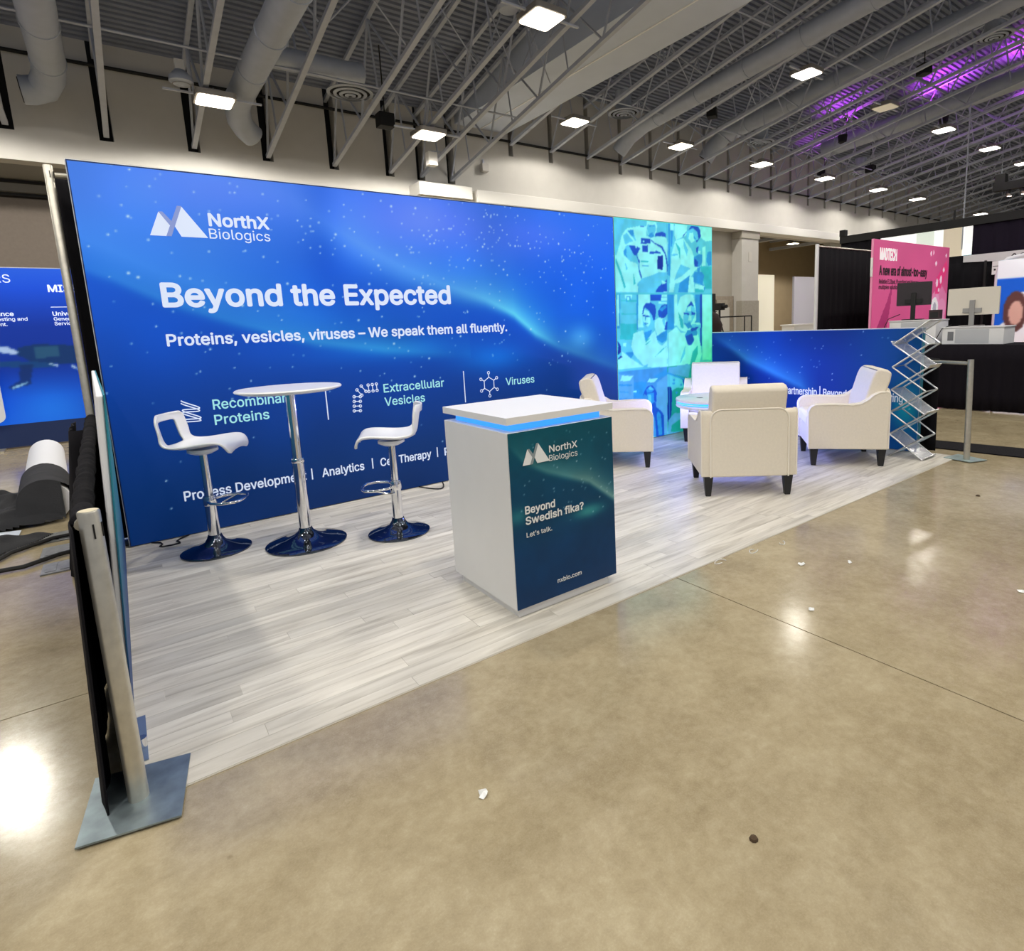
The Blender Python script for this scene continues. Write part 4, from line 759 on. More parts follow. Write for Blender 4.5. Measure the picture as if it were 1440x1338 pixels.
# counter -----------------------------------------------------------------
CX, CY, CW, CD = 1.3937, -2.564, .6113, .617
t = thing('demo_counter', 'white demo counter with glowing blue band and dark teal printed front', 'counter', (CX, CY, .0066))
box('plinth', .022, CW-.045, .022, CD-.04, 0, .052, M_lam, t)
box('cabinet', 0, CW, .004, CD, .044, .869, M_lam, t, .002)
box('light_band', .045, CW-.045, .045, CD-.045, .869, .906, mat('blue_glow', '#3a9bff', .5, emit=1.0, ecol='#3a97f5'), t)
MB().prism([(.0, .0)]*0+rrect(-.003, CW+.003, -.003, CD+.003, .003), .906, .938, 'z').build('top', mat('counter_top', '#ecebe9', .35), t)
def counter_print(U, V):
    n = vnoise(U, V, 7, 2)[..., None]; n2 = vnoise(U, V, 30, 6)[..., None]
    c = gradient(V, [(0, (6, 54, 100)), (.25, (8, 62, 108)), (.38, (4, 66, 104)), (.55, (2, 70, 104)), (.8, (0, 80, 100))]); c = c*(.9+.1*n+.06*n2)
    c = c+band(U, V, [(0, .78), (.08, .69), (.2, .625), (.33, .575), (.45, .53), (.62, .40)], [.1, .4, .6, .75, .9, 1.0], .07, .02)[..., None]*np.array([108, 96, 62])
    c = c+(np.exp(-((U-.44)/.09)**2-((V-.375)/.03)**2)+.6*np.exp(-((U-.03)/.06)**2-((V-.44)/.04)**2))[..., None]*np.array([50, 80, 50])
    r = np.random.default_rng(3); stars(c, U, V, [(r.random()*.6, .35+r.random()*.47, .0035, .3+.5*r.random()) for _ in range(60)], .005)
    return c
print_grid('front_print', CW-.004, .822, .005, counter_print, mat_print('counter_graphic', base=1.0, rough=.4), t, y=.002, x0=.002, z0=.046)
M_txp = mat('printed_letter', '#eef1f1', .6); M_txpg = mat('printed_grey', '#8f9ba0', .6)
yc = -.0008
logo(t, .071, .714, .148, .092, M_txp, M_txpg, yc)
text('lettering', 'NorthX', .219, .752, .031, M_txp, t, .163, .03, yc); text('lettering', 'Biologics', .216, .711, .028, M_txp, t, .166, .006, yc)
text('lettering', 'Beyond', .071, .490, .035, M_txp, t, .165, .045, yc); text('lettering', 'Swedish fika?', .071, .440, .035, M_txp, t, .335, .045, yc)
text('lettering', 'Let\u2019s talk.', .071, .380, .022, M_txp, t, .142, .02, yc); text('lettering', 'nxbio.com', .232, .112, .021, M_txp, t, .146, .03, yc)

# bar table -----------------------------------------------------------------
def trumpet(r, n=40): return [(r, 0), (r, .008), (r-.01, .014), (r*.75, .024), (r*.5, .038), (r*.3, .060), (.045, .085), (.038, .105)]
t = thing('bar_table', 'tall round white-topped bar table on a chrome trumpet base', 'table', (.925, -.752, .0066))
MB().lathe(trumpet(.245), 48).build('base', M_dchr, t, smooth=True)
MB().lathe([(.036, .10), (.036, .55)], 24).lathe([(.030, .55), (.030, .985)], 24).build('column', M_chrome, t, smooth=True)
MB().lathe([(.038, .535), (.041, .54), (.041, .56), (.038, .565)], 24).build('collar', M_chrome, t, smooth=True)
MB().lathe([(.10, .985), (.26, .990), (.302, 1.002), (.308, 1.010), (.302, 1.018), (0, 1.02)], 56).build('table_top', M_shell, t, smooth=True)

# bar stools -----------------------------------------------------------------
def bar_stool(label, x, y, ang, sh):
    t = thing('bar_stool', label, 'stool', (x, y, .0066), R(ang)-PI/2, 'white bar stools at the bar table')
    MB().lathe(trumpet(.200), 44).build('base', M_dchr, t, smooth=True)
    MB().lathe([(.034, .09), (.034, .36)], 24).lathe([(.024, .36), (.024, sh-.01)], 24).build('column', M_chrome, t, smooth=True)
    pts = [(.030*math.cos(a), .030*math.sin(a), .335) for a in (R(200),)]
    rg = [(.03, .0, .33), (.10, .05, .33), (.125, .12, .33), (.10, .185, .33), (.05, .205, .33), (-.05, .205, .33), (-.10, .185, .33), (-.125, .12, .33), (-.10, .05, .33), (-.03, .0, .33)]
    MB().tube(rg, .009, 10).tube([(-.125, .12, .33), (-.06, .03, .285), (-.02, 0, .28)], .006, 8).build('foot_ring', M_chrome, t, smooth=True)
    MB().lathe([(.037, .30), (.039, .305), (.039, .35), (.037, .355)], 20).build('ring_collar', M_chrome, t, smooth=True)
    MB().lathe([(.05, sh-.03), (.085, sh-.012), (.085, sh+.004)], 24).build('seat_mount', M_shell, t, smooth=True)
    prof = [(.208, -.012, .12), (.212, .006, .155), (.188, .018, .175), (.12, .022, .185), (.04, .012, .19), (-.04, .002, .19), (-.11, .004, .185), (-.155, .028, .178), (-.18, .065, .172), (-.192, .105, .17), (-.200, .145, .168), (-.206, .178, .166), (-.210, .208, .155), (-.210, .222, .135)]
    nu = 10; mb = MB(); vs = []
    for i, (py, pz, hw) in enumerate(prof):
        back = max(0, min(1, (i-6)/3)); 
        for k in range(nu+1):
            u = -1+2*k/nu
            vs.append((hw*u, py+back*.045*u*u, sh+.012+pz+(1-back)*(.030*u*u if i > 1 else -.02*u*u)))
    fs = []
    for i in range(len(prof)-1):
        for k in range(nu):
            uc = abs(-1+2*(k+.5)/nu)
            if 7 <= i <= 10 and uc < .62: continue
            a = i*(nu+1)+k; fs.append((a, a+1, a+nu+2, a+nu+1))
    o = mb.add(vs, fs).build('seat_shell', M_shell, t, smooth=True, angle=180, fix=False)
    md = o.modifiers.new('s', 'SUBSURF'); md.levels = md.render_levels = 2
    md = o.modifiers.new('t', 'SOLIDIFY'); md.thickness = .013; md.offset = 0
    return t
bar_stool('white bar stool left of the bar table, its cut-out backrest at the left', .445, -.475, -30, .66)
bar_stool('white bar stool right of the bar table, seen edge-on from the side', 1.452, -1.000, 157, .63)

# armchairs ---------------------------------------------------------------------
M_fab = mat('cream_upholstery', '#e9e0cf', .9, noise=.025, nscale=60, bump=.22, bscale=420, spec=.2); M_pipe = mat('cream_piping', '#f0e9db', .85); M_leg = mat('black_leg', '#17161a', .4)
def arc(cx, cz, r, a0, a1, n=5): return [(cx+r*math.cos(R(a0+(a1-a0)*k/n)), cz+r*math.sin(R(a0+(a1-a0)*k/n))) for k in range(n+1)]
def armchair(label, x, y, rz):
    t = thing('armchair', label, 'armchair', (x, y, .0066), rz, 'cream armchairs round the glowing table')
    for sx, sy, nm in ((-1, 1, 1), (1, 1, 1), (-1, -1, 1), (1, -1, 1)):
        cx, cy = sx*.295, sy*.275; a, b = .020, .034; hh = .155
        MB().hexa([(cx-a, cy-a, 0), (cx+a, cy-a, 0), (cx+a, cy+a, 0), (cx-a, cy+a, 0), (cx-b, cy-b, hh), (cx+b, cy-b, hh), (cx+b, cy+b, hh), (cx-b, cy+b, hh)]).build('leg', M_leg, t, bevel=.003)
    side = [(-.315, .155), (.325, .155)]+arc(.255, .475, .075, 0, 90)+[(.12, .552), (-.02, .545), (-.09, .555), (-.15, .590), (-.19, .630), (-.235, .652)]+arc(-.285, .625, .032, 80, 180, 4)
    for s in (-1, 1):
        x0, x1 = sorted((s*.265, s*.350)); ap = MB().prism(side, x0, x1, 'x').build('arm_panel', M_fab, t, bevel=.012, seg=3)
        pts = [(s*.349, py, pz) for py, pz in side[1:]+[(-.317, .16)]]; MB().tube(pts, .0055, 6).build('arm_piping', M_pipe, ap, smooth=True)
        pts = [(s*.268, py, pz) for py, pz in side[2:-3]]; MB().tube(pts, .005, 6).build('arm_piping', M_pipe, ap, smooth=True)
    box('seat_base', -.27, .27, -.26, .315, .158, .34, M_fab, t, .015, 3)
    box('seat_cushion', -.262, .262, -.20, .335, .335, .455, M_fab, t, .035, 4)
    bp = rrect(-.285, .285, .155, .668, .07, 5); bp = [p if p[1] > .5 else (p[0], max(.156, p[1])) for p in bp]
    bp = [(-.285, .156), (.285, .156)]+arc(.205, .588, .08, 0, 90)+arc(-.205, .588, .08, 90, 180)
    bk = MB().prism(bp, -.335, -.255, 'y').build('back_panel', M_fab, t, bevel=.014, seg=3)
    pts = [(px, -.334, pz) for px, pz in bp[1:]+[bp[0]]]; MB().tube(pts, .0058, 6).build('back_piping', M_pipe, bk, smooth=True)
    # tall loose back cushion leaning rearward
    hw = .272; pr = [(-.245, .40), (-.105, .40), (-.125, .55), (-.185, .765), (-.21, .825), (-.245, .846), (-.31, .838), (-.345, .81), (-.335, .74), (-.275, .56)]
    bc = MB().prism(pr, -hw, hw, 'x').build('back_cushion', M_fab, t, bevel=.028, seg=4)
    return t
armchair('cream armchair with its back to the camera, in front of the glowing table', 3.934, -1.900, R(-40.5))
armchair('cream armchair seen from its side, nearest the folding brochure rack', 5.330, -1.998, R(38.8))
armchair('cream armchair partly hidden behind the demo counter', 3.883, -.537, R(-134.7))
armchair('cream armchair facing the camera beside the turquoise photo wall', 5.40, -.50, R(216-90))

# glowing cocktail table ----------------------------------------------------------
t = thing('led_table', 'low round white table with a cyan light band among the armchairs', 'table', (4.66, -1.06, .0066))
MB().lathe([(.20, 0), (.20, .02), (.05, .035)], 36).build('foot', M_lam, t, smooth=True)
MB().lathe([(.05, .03), (.05, .485)], 24).build('pedestal', M_lam, t, smooth=True)
MB().lathe([(0, .483), (.31, .485), (.350, .500), (.355, .512), (.350, .520)], 60).build('lower_disc', M_shell, t, smooth=True)
MB().lathe([(.342, .520), (.342, .556)], 60).build('light_band', mat('led_cyan', '#2080c0', .4, emit=1.5, ecol='#22b4ff'), t, smooth=True)
MB().lathe([(.350, .535), (.353, .537), (.350, .540)], 60).build('band_divider', M_lam, t, smooth=True)
MB().lathe([(.34, .553), (.352, .554), (.355, .562), (.352, .578), (.343, .584), (0, .584)], 60).build('top_disc', M_shell, t, smooth=True)
MB().lathe([(0, .5845), (.032, .5848)], 24, -.13, .05).build('cable_port', mat('port_grey', '#55555c', .5), t)
for zz in (.5205, .5510):
    MB().lathe([(.3445, zz), (.3445, zz+.005)], 60, cap=False).build('violet_led_line', mat('violet_led', '#3020a0', .4, emit=3, ecol='#6f60ff'), t)
for k in range(8):
    a = 2*PI*k/8+.2; l = bpy.data.lights.new('led_strip_light', 'AREA'); l.energy = 3.6; l.color = (.26, .30, 1.0); l.shape = 'RECTANGLE'; l.size = .27; l.size_y = .004
    o = bpy.data.objects.new('led_strip_light', l); COL.objects.link(o); o.parent = t; o.location = (.362*math.cos(a), .362*math.sin(a), .538)
    o.rotation_euler = (R(90), 0, a-R(90))

# zigzag brochure rack --------------------------------------------------------------
t = thing('brochure_rack', 'folding zigzag brochure rack of silver bars and clear trays', 'rack', (5.81, -2.425, .0066))
ys = (-.145, .145); X0, X1 = -.125, .125; hs = .2065; M_bar = mat('rack_aluminium', '#c4c6c9', .3, .8)
M_acr = mat('clear_tray', '#b9bdc6', .12, alpha=.42); 
def nd(side, k): return (ys[side], .004+hs*k)     # side 0 = front (y low) , 1 = rear
A = [nd(0, 6), nd(1, 5), nd(0, 4), nd(1, 3), nd(0, 2), nd(1, 1), nd(0, 0)]
B = [((ys[0]+ys[1])/2, .004+hs*5.5), nd(0, 5), nd(1, 4), nd(0, 3), nd(1, 2), nd(0, 1), nd(1, 0)]
for xx in (X0, X1):
    for Z in (A, B):
        for p, q in zip(Z[:-1], Z[1:]):
            MB().tube([(xx, p[0], p[1]), (xx, q[0], q[1])], .0075, 4).build('side_bar', M_bar, t)
for p in A+B[1:]:
    MB().tube([(X0, p[0], p[1]), (X1, p[0], p[1])], .005, 6).build('pivot_rod', M_bar, t)
for k in (0, 1, 3, 5):
    p, q = A[k], A[k+1]; d = Vector((0, q[0]-p[0], q[1]-p[1])).normalized(); n = Vector((0, -d.z, d.y))
    if n.z < 0: n = -n
    P0 = Vector((0, p[0], p[1])); Q0 = Vector((0, q[0], q[1])); c = [Vector((X0+.008, 0, 0))+P0, Vector((X1-.008, 0, 0))+P0, Vector((X1-.008, 0, 0))+Q0, Vector((X0+.008, 0, 0))+Q0]
    tr = MB().hexa([tuple(v) for v in c]+[tuple(v+n*.005) for v in c]).build('tray', M_acr, t)
    low = P0 if p[1] < q[1] else Q0
    MB().hexa([tuple(low+Vector((xx, 0, 0))+dd) for dd, xx in ((Vector((0, 0, 0)), X0), (Vector((0, 0, 0)), X1), (n*.0+d*.006, X1), (n*.0+d*.006, X0))]+[tuple(low+Vector((xx, 0, 0))+n*.035+dd) for dd, xx in ((Vector((0, 0, 0)), X0), (Vector((0, 0, 0)), X1), (d*.006, X1), (d*.006, X0))]).build('tray_lip', M_bar, tr)

# ============================================================ NEIGHBOURS, LEFT
def neigh(U, V):
    c = gradient(V, [(0, (18, 96, 222)), (.35, (10, 80, 206)), (.8, (4, 44, 140)), (1.3, (6, 48, 150)), (1.8, (16, 74, 206)), (2.09, (34, 92, 220))])
    c = c*(.86+.28*vnoise(U, V, 1.1, 12)[..., None])
    c = c+(np.exp(-((U-3.78)/.35)**2-((V-.22)/.3)**2))[..., None]*np.array([10, 26, 20])
    def P_(col, pts, m_=1.): fill_poly(c, U, V, [(a+4.5, b-.33) for a, b in pts], col, m_)
    P_((10, 52, 96), [(-.95, 1.36), (-.75, 1.40), (-.35, 1.36), (-.32, 1.10), (-.60, 1.12), (-.85, 1.16), (-1.0, 1.28)], .8)
    P_((38, 86, 122), [(-.80, 1.36), (-.55, 1.37), (-.55, 1.22), (-.80, 1.20)], .9)
    P_((14, 70, 120), [(-1.3, 1.20), (-.80, 1.16), (-.62, 1.12), (-.62, 1.08), (-.95, 1.08), (-1.3, 1.14)], .8)
    P_((10, 44, 100), [(-.98, 1.12), (-.84, 1.12), (-.90, .86), (-1.10, .80), (-1.12, .84), (-1.0, .92)], .8)
    P_((170, 196, 236), [(-1.3, 1.42), (-1.05, 1.37), (-.96, 1.30), (-1.0, 1.27), (-1.3, 1.34)])
    P_((150, 200, 232), [(-1.08, .84), (-.93, .89), (-.94, .865), (-1.08, .81)])
    P_((190, 214, 240), [(-.66, 1.13), (-.58, 1.10), (-.59, 1.08), (-.67, 1.11)]); P_((190, 214, 240), [(-.44, 1.09), (-.34, 1.02), (-.36, 1.0), (-.44, 1.07)])
    return blur(c, 1)
t = thing('neighbour_wall', 'backlit blue wall of the next booth showing a drone, far left', 'display wall', (-4.5, 6.11, 0))
box('frame', 0, 4.9, 0, .1, .02, 2.42, M_frame, t)
print_grid('fabric_print', 4.88, 2.08, .018, neigh, mat_print('lit_neighbour', emit=.60, base=.5), t, y=-.006, x0=.01, z0=.33)
box('dark_skirt', .01, 4.89, -.012, 0, .02, .33, mat('navy_skirt', '#0b2452', .7, emit=.15), t)
M_tn = mat('lit_letter_soft', '#dbe6fb', .6, emit=.6); yn = -.010
text('lettering', 'CONTROLLERS', 0, 2.218, .105, M_tn, t, None, .0, yn, right=3.60); text('lettering', 'MISSIONS', 3.965, 2.098, .092, M_tn, t, None, .045, yn)
text('lettering', 'Maintenance', 0, 1.782, .055, M_tn, t, None, .04, yn, right=3.57); text('lettering', 'Flight testing and', 0, 1.717, .045, M_tn, t, None, .02, yn, right=3.70); text('lettering', 'deployment.', 0, 1.650, .045, M_tn, t, None, .02, yn, right=3.49)
text('lettering', 'Universal', 3.968, 1.775, .055, M_tn, t, None, .04, yn); text('lettering', 'General', 3.970, 1.708, .045, M_tn, t, None, .02, yn); text('lettering', 'Services', 3.970, 1.645, .045, M_tn, t, None, .02, yn)
MB().box(3.96, 4.25, yn-.001, yn, 1.888, 1.896).build('rule_line', M_tn, t)
t = thing('white_board', 'rounded white board in front of the next booth, left edge', 'board', (-1.45, 5.95, 0))
MB().prism(rrect(-.30, .27, .38, 1.16, .09), -.015, .015, 'y').build('board', mat('board_white', '#e8ecf6', .5), t); MB().tube([(0, .03, 0), (0, .03, .6)], .02, 8).build('stand_pole', M_alu, t); box('foot', -.2, .2, -.1, .14, .001, .02, M_alu, t)
# rolled padding and black cloth on the floor
t = thing('fabric_roll', 'white roll of padding lying behind the left drape', 'roll', (-.68, 4.1, .156), R(0))
MB().tube([(0, 0, 0), (.20, -2.9, 0)], .152, 24).build('roll', mat('roll_white', '#e2e4ea', .8, bump=.2, bscale=20), t, smooth=True)
MB().tube([(.20, -2.901, 0), (.20, -2.906, 0)], .07, 16).build('core', mat('roll_core', '#8a8a90', .8), t)
def heap(name, label, poly, h, seed, m, over=None):
    """a crumpled cloth filling a floor polygon"""
    xs_ = [p[0] for p in poly]; ys_ = [p[1] for p in poly]; nx, ny = 110, 110; U = np.linspace(min(xs_), max(xs_), nx); V = np.linspace(min(ys_), max(ys_), ny)
    GU, GV = np.meshgrid(U, V); ins = np.zeros(GU.shape, bool); dist = np.full(GU.shape, 9.)
    n = len(poly)
    for i in range(n):
        x1, y1 = poly[i]; x2, y2 = poly[(i+1) % n]
        if y1 != y2: ins ^= ((y1 > GV) != (y2 > GV)) & (GU < (x2-x1)*(GV-y1)/(y2-y1)+x1)
        dx, dy = x2-x1, y2-y1; tt = np.clip(((GU-x1)*dx+(GV-y1)*dy)/(dx*dx+dy*dy), 0, 1); dist = np.minimum(dist, np.hypot(GU-x1-tt*dx, GV-y1-tt*dy))
    wv = vnoise(GU+5, GV+5, 5, seed)*.5+vnoise(GU+5, GV+5, 12, seed+1)*.3+.25
    Z = .006+h*np.clip(dist/.14, 0, 1)**.6*wv
    if over is not None: Z = np.maximum(Z, np.where(dist > .0, over(GU, GV), 0)+.006+.02*wv)
    vs = [(float(a), float(b), float(c)) for a, b, c in zip(GU.ravel(), GV.ravel(), Z.ravel())]; fs = []
    for j in range(ny-1):
        for i in range(nx-1):
            if ins[j, i] and ins[j+1, i] and ins[j, i+1] and ins[j+1, i+1]: a = j*nx+i; fs.append((a, a+1, a+nx+1, a+nx))
    o = MB().add(vs, fs).build(name, m, None, smooth=True, angle=180, fix=False)
    used = bmesh.new(); used.from_mesh(o.data); bmesh.ops.delete(used, geom=[v for v in used.verts if not v.link_faces], context='VERTS'); used.to_mesh(o.data); used.free()
    return tag(o, label, 'cloth')
M_cloth = mat('dark_cloth', '#26272b', .9, noise=.15, nscale=8, bump=.2, bscale=90)
def rollz(U, V):
    cx = -.68-(V-4.1)*.069; r = .168; d = np.abs(U-cx); return np.where(V > 1.18, np.sqrt(np.clip(r*r-d*d, 0, None))+.15*(d < r), 0)
heap('black_cloth', 'large dark cloth thrown over the white roll behind the drape', [(-1.0, 2.3), (-.68, 2.12), (-.27, 2.0), (-.27, 1.5), (-.38, 1.12), (-.62, 1.10), (-.95, 1.0), (-1.8, .95), (-2.2, 1.6), (-1.6, 2.3)], .16, 21, M_cloth, rollz)
heap('black_cloth', 'crumpled dark cloth on the concrete nearest the left drape', [(-1.5, .88), (-.80, .86), (-.55, .80), (-.42, .76), (-.52, .60), (-.72, .40), (-1.4, .38)], .10, 33, M_cloth)
heap('white_sheet', 'pale plastic sheet lying under the dark cloth', [(-1.5, 2.6), (-.92, 2.8), (-.88, 2.3), (-.98, 1.2), (-.62, 1.07), (-.62, .88), (-1.3, 1.0)], .03, 41, mat('plastic_sheet', '#cdd6e4', .4))
M_cov = mat('floor_cover_metal', '#8d8f90', .4, .7, noise=.15, nscale=30)
for k, (x0, x1, y0, y1, lab) in enumerate([(-.50, -.30, .55, .80, 'steel floor outlet cover farthest from the camera, beyond the cable loop'), (-.46, -.28, .18, .42, 'steel floor outlet cover between the two runs of black cable'), (-.43, -.27, -.20, .02, 'steel floor outlet cover nearest the camera, by the black drape')]):
    o = MB().box(x0, x1, y0, y1, .001, .008).box(x0+.02, (x0+x1)/2-.01, y0+.03, y1-.03, .008, .011).box((x0+x1)/2+.01, x1-.02, y0+.03, y1-.03, .008, .011).build('floor_outlet_cover', M_cov); tag(o, lab, 'cover plate')
cable('thick black cable looping over the concrete behind the left drape', [(-.20, .62, .02), (-.42, .60, .02), (-.62, .42, .02), (-.72, .18, .02), (-.68, .04, .02), (-.52, .02, .02), (-.36, .14, .02), (-.22, .18, .02)], .014)

# ============================================================ NEIGHBOURS, RIGHT
M_skirt = mat('black_table_skirt', '#141118', .95, bump=.2, bscale=200, spec=.15)
t = thing('draped_table', 'long black-skirted table with white display boxes, right edge', 'table', (9.0, 0, 0))
MB().box(.01, .75, -4.2, .35, .84, .868).build('table_top', M_skirt, t, bevel=.006)
drape_mesh([(0, .35), (0, -4.2)], .012, .862, .012, .14, 0, 4, parent=t, name='skirt', m=M_skirt, seed=4); drape_mesh([(0, -4.2), (.74, -4.2)], .012, .862, .012, .14, 0, 4, parent=t, name='skirt', m=M_skirt, seed=6)
for yy in (-3.9, -1.9, .1):
    for xx in (.1, .65): MB().tube([(xx, yy, 0), (xx, yy, .84)], .015, 6).build('leg', M_alu, t)
def dbox(label, y0, y1, hh=.215):
    t = thing('display_box', label, 'box', (9.12, y0, .870)); d = y1-y0
    box('case', 0, .42, 0, d, 0, hh, mat('box_white', '#dcdde0', .5), t, .004); box('lid', -.01, .43, -.01, d+.01, hh, hh+.017, mat('box_lid', '#cfcfd3', .5), t, .003)
    box('recess', -.004, 0, d-.14, d-.07, .05, .17, mat('recess_grey', '#6d6f75', .6), t); box('front_panel', -.003, 0, .16, d-.16, .015, hh-.015, mat('box_grey', '#b4b7bd', .5), t)
dbox('long white display box carrying the pale monitor', -2.13, -1.42); dbox('white display box carrying the dark monitor', -1.34, -.72, .325)
def monitor(label, y, z, w_, h_, m, bez, rz, x=9.36, zb=1.104):
    t = thing('monitor', label, 'monitor', (x, y, zb), rz)
    z0 = z-zb; cs_ = MB().prism(rrect(-w_/2, w_/2, z0, z0+h_, .012), -.018, .018, 'y').build('casing', m, t, bevel=.003)
    MB().prism(rrect(-w_/2+.012, w_/2-.012, z0+.012, z0+h_-.012, .006), .0185, .020, 'y').build('screen', mat('screen_black', '#08080a', .15), cs_)
    box('neck', -.03, .03, -.045, -.018, .01, z0+h_*.55, bez, t, .004); box('cross_mount', -.11, .11, -.035, -.018, z0+.03, z0+.09, bez, t); box('stand_foot', -.13, .13, -.10, .08, 0, .012, bez, t, .003)
    return t
monitor('pale monitor seen from behind on the long white box', -1.69, 1.255, .60, .36, mat('monitor_pale', '#cfc9bd', .5), mat('monitor_grey', '#8d8c8b', .5), R(-90))
t = monitor('dark monitor turned sideways in front of the pink wall', -.94, 1.42, .44, .33, mat('monitor_dark', '#241c22', .5), M_black, R(-78), zb=1.214); 
t = thing('desk_speaker', 'small black box beside the dark monitor stand', 'box', (9.35, -1.24, 1.214)); box('case', -.05, .05, -.07, .07, 0, .13, mat('speaker_maroon', '#2b1218', .6), t, .005); box('button_panel', -.052, -.05, -.05, .05, .02, .1, M_black, t)
cable('black cable trailing from the dark monitor over the white box', [(9.12, -.86, 1.30), (9.08, -.72, 1.24), (9.05, -.68, 1.12), (9.04, -.68, 1.0), (9.03, -.68, .89)], .006)
cable('black cable rising between the two white boxes', [(9.2, -1.28, .88), (9.1, -1.36, .95), (9.1, -1.42, 1.08), (9.2, -1.5, 1.13)], .006)
# pink wall
def pink(U, V):
    c = gradient(V, [(0, (214, 92, 146)), (1.2, (222, 92, 148)), (2.4, (208, 86, 140))]); c = c*(.95+.08*vnoise(U, V, 2, 5)[..., None])
    P_ = lambda col, pts, m_=1.: fill_poly(c, U, V, pts, col, m_)
    P_((160, 40, 100), [(.12, 1.0), (.50, 1.02), (.62, 1.45), (.66, 1.78), (.50, 1.5)], .75)
    P_((236, 150, 196), [(2.05, .2), (2.75, .2), (2.8, 1.6), (2.55, 1.78), (2.35, 1.65), (2.3, 1.3), (2.05, 1.1)], .7)
    for (x, z, r, w_) in ((2.33, 1.5, .16, .6), (2.62, 1.35, .18, .5), (2.3, 1.12, .2, .6), (2.66, 1.05, .18, .5), (2.55, .8, .2, .5)): P_((244, 176, 214), [(x+r*math.cos(k*PI/8), z+r*math.sin(k*PI/8)) for k in range(16)], w_)
    P_((232, 60, 130), [(2.3, 1.62), (2.35, 1.9), (2.72, 2.2), (2.8, 2.05), (2.6, 1.8), (2.45, 1.6)], .9)
    for (x, z, r) in ((2.06, 2.29, .03), (2.16, 2.31, .025), (2.28, 2.13, .035), (2.7, 2.28, .03), (2.36, 1.80, .05), (2.52, 1.86, .05), (2.62, 2.03, .035), (2.45, 1.68, .03)): P_((250, 214, 236), [(x+r*math.cos(k*PI/5), z+r*1.3*math.sin(k*PI/5)) for k in range(10)])
    P_((246, 244, 248), [(2.31+.15*math.cos(k*PI/10), 1.36+.19*math.sin(k*PI/10)) for k in range(20)]); P_((178, 176, 190), [(2.31+.08*math.cos(k*PI/10), 1.36+.11*math.sin(k*PI/10)) for k in range(20)])
    return c
t = thing('pink_wall', 'pink printed display wall with black headline behind the dark monitor', 'display wall', (9.33, -.35, 0))
box('frame', 0, 2.84, 0, .035, .01, 2.44, mat('pink_edge', '#e28db2', .6), t, .004); box('side_flap', -.06, -.002, 0, .008, 1.88, 2.16, M_white, t); print_grid('fabric_print', 2.83, 2.42, .02, pink, mat_print('pink_fabric', base=1.0, emit=.22), t, y=-.004, x0=.005, z0=.015)
M_dk = mat('ink_dark', '#2a0b1c', .6); text('lettering', 'MADTECH', .20, 2.145, .165, mat('ink_white', '#fbf3f8', .6, emit=.2), t, .56, .07, -.008); text('lettering', 'A new era of almost-too-easy', .20, 1.915, .135, M_dk, t, 1.72, .06, -.008)
text('lettering', 'Reliable ELISpot, FluoroSpot and bioassay', .20, 1.785, .062, M_dk, t, 1.40, .035, -.008); text('lettering', 'multiplex solutions', .20, 1.70, .062, M_dk, t, .70, .035, -.008)
t = thing('back_drape', 'tall black drape on white poles behind the pink wall', 'drape', (0, 0, 0)); drape_mesh([(9.24, .47), (12.9, .47)], .02, 2.42, .02, .2, 0, 6, parent=t, name='cloth', seed=11)
MB().tube([(9.19, .47, 0), (9.19, .47, 2.46)], .03, 12).build('upright', mat('pole_white', '#d9dadd', .4, .3), t, smooth=True); MB().tube([(9.2, .47, 2.43), (12.9, .47, 2.43)], .016, 8).build('crossbar', M_alu, t)
# high black enclosure
t = thing('black_enclosure', 'high black draped enclosure with a flat top beam, upper right', 'drape', (13.0, 0, 0))
box('top_beam', -.04, .04, -6, 2.1, 2.87, 3.02, M_black, t); drape_mesh([(0, 2.08), (0, 1.25)], .02, 2.9, .03, .25, 0, 5, parent=t, name='left_cloth', seed=12)
drape_mesh([(0, 1.25), (0, -.42)], .02, 2.34, .02, .25, 0, 5, parent=t, name='middle_cloth', seed=13); drape_mesh([(0, -.42), (0, -6)], .02, 2.9, .03, .25, 0, 5, parent=t, name='right_cloth', m=mat('purple_black_drape', '#17101f', .92, spec=.2), seed=14)
box('beam_clamp', -.06, .06, 1.98, 2.1, 3.02, 3.15, M_black, t); MB().tube([(0, -.1, 3.02), (0, -.1, 3.2)], .02, 6).build('lifting_point', M_black, t)
t = thing('lit_white_wall', 'brightly lit white wall with pale panels glimpsed behind the black beam', 'display wall', (20, 0, 0), R(-90))
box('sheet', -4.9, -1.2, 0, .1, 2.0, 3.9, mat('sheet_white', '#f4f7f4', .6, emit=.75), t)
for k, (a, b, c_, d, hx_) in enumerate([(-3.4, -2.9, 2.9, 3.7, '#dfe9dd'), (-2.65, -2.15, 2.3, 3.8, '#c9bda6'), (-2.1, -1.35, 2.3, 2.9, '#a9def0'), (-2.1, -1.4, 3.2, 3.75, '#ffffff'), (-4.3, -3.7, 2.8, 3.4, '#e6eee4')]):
    box('pale_panel', a, b, -.02, 0, c_, d, mat('pale_panel_%s' % ORD[k], hx_, .6, emit=.6), t)
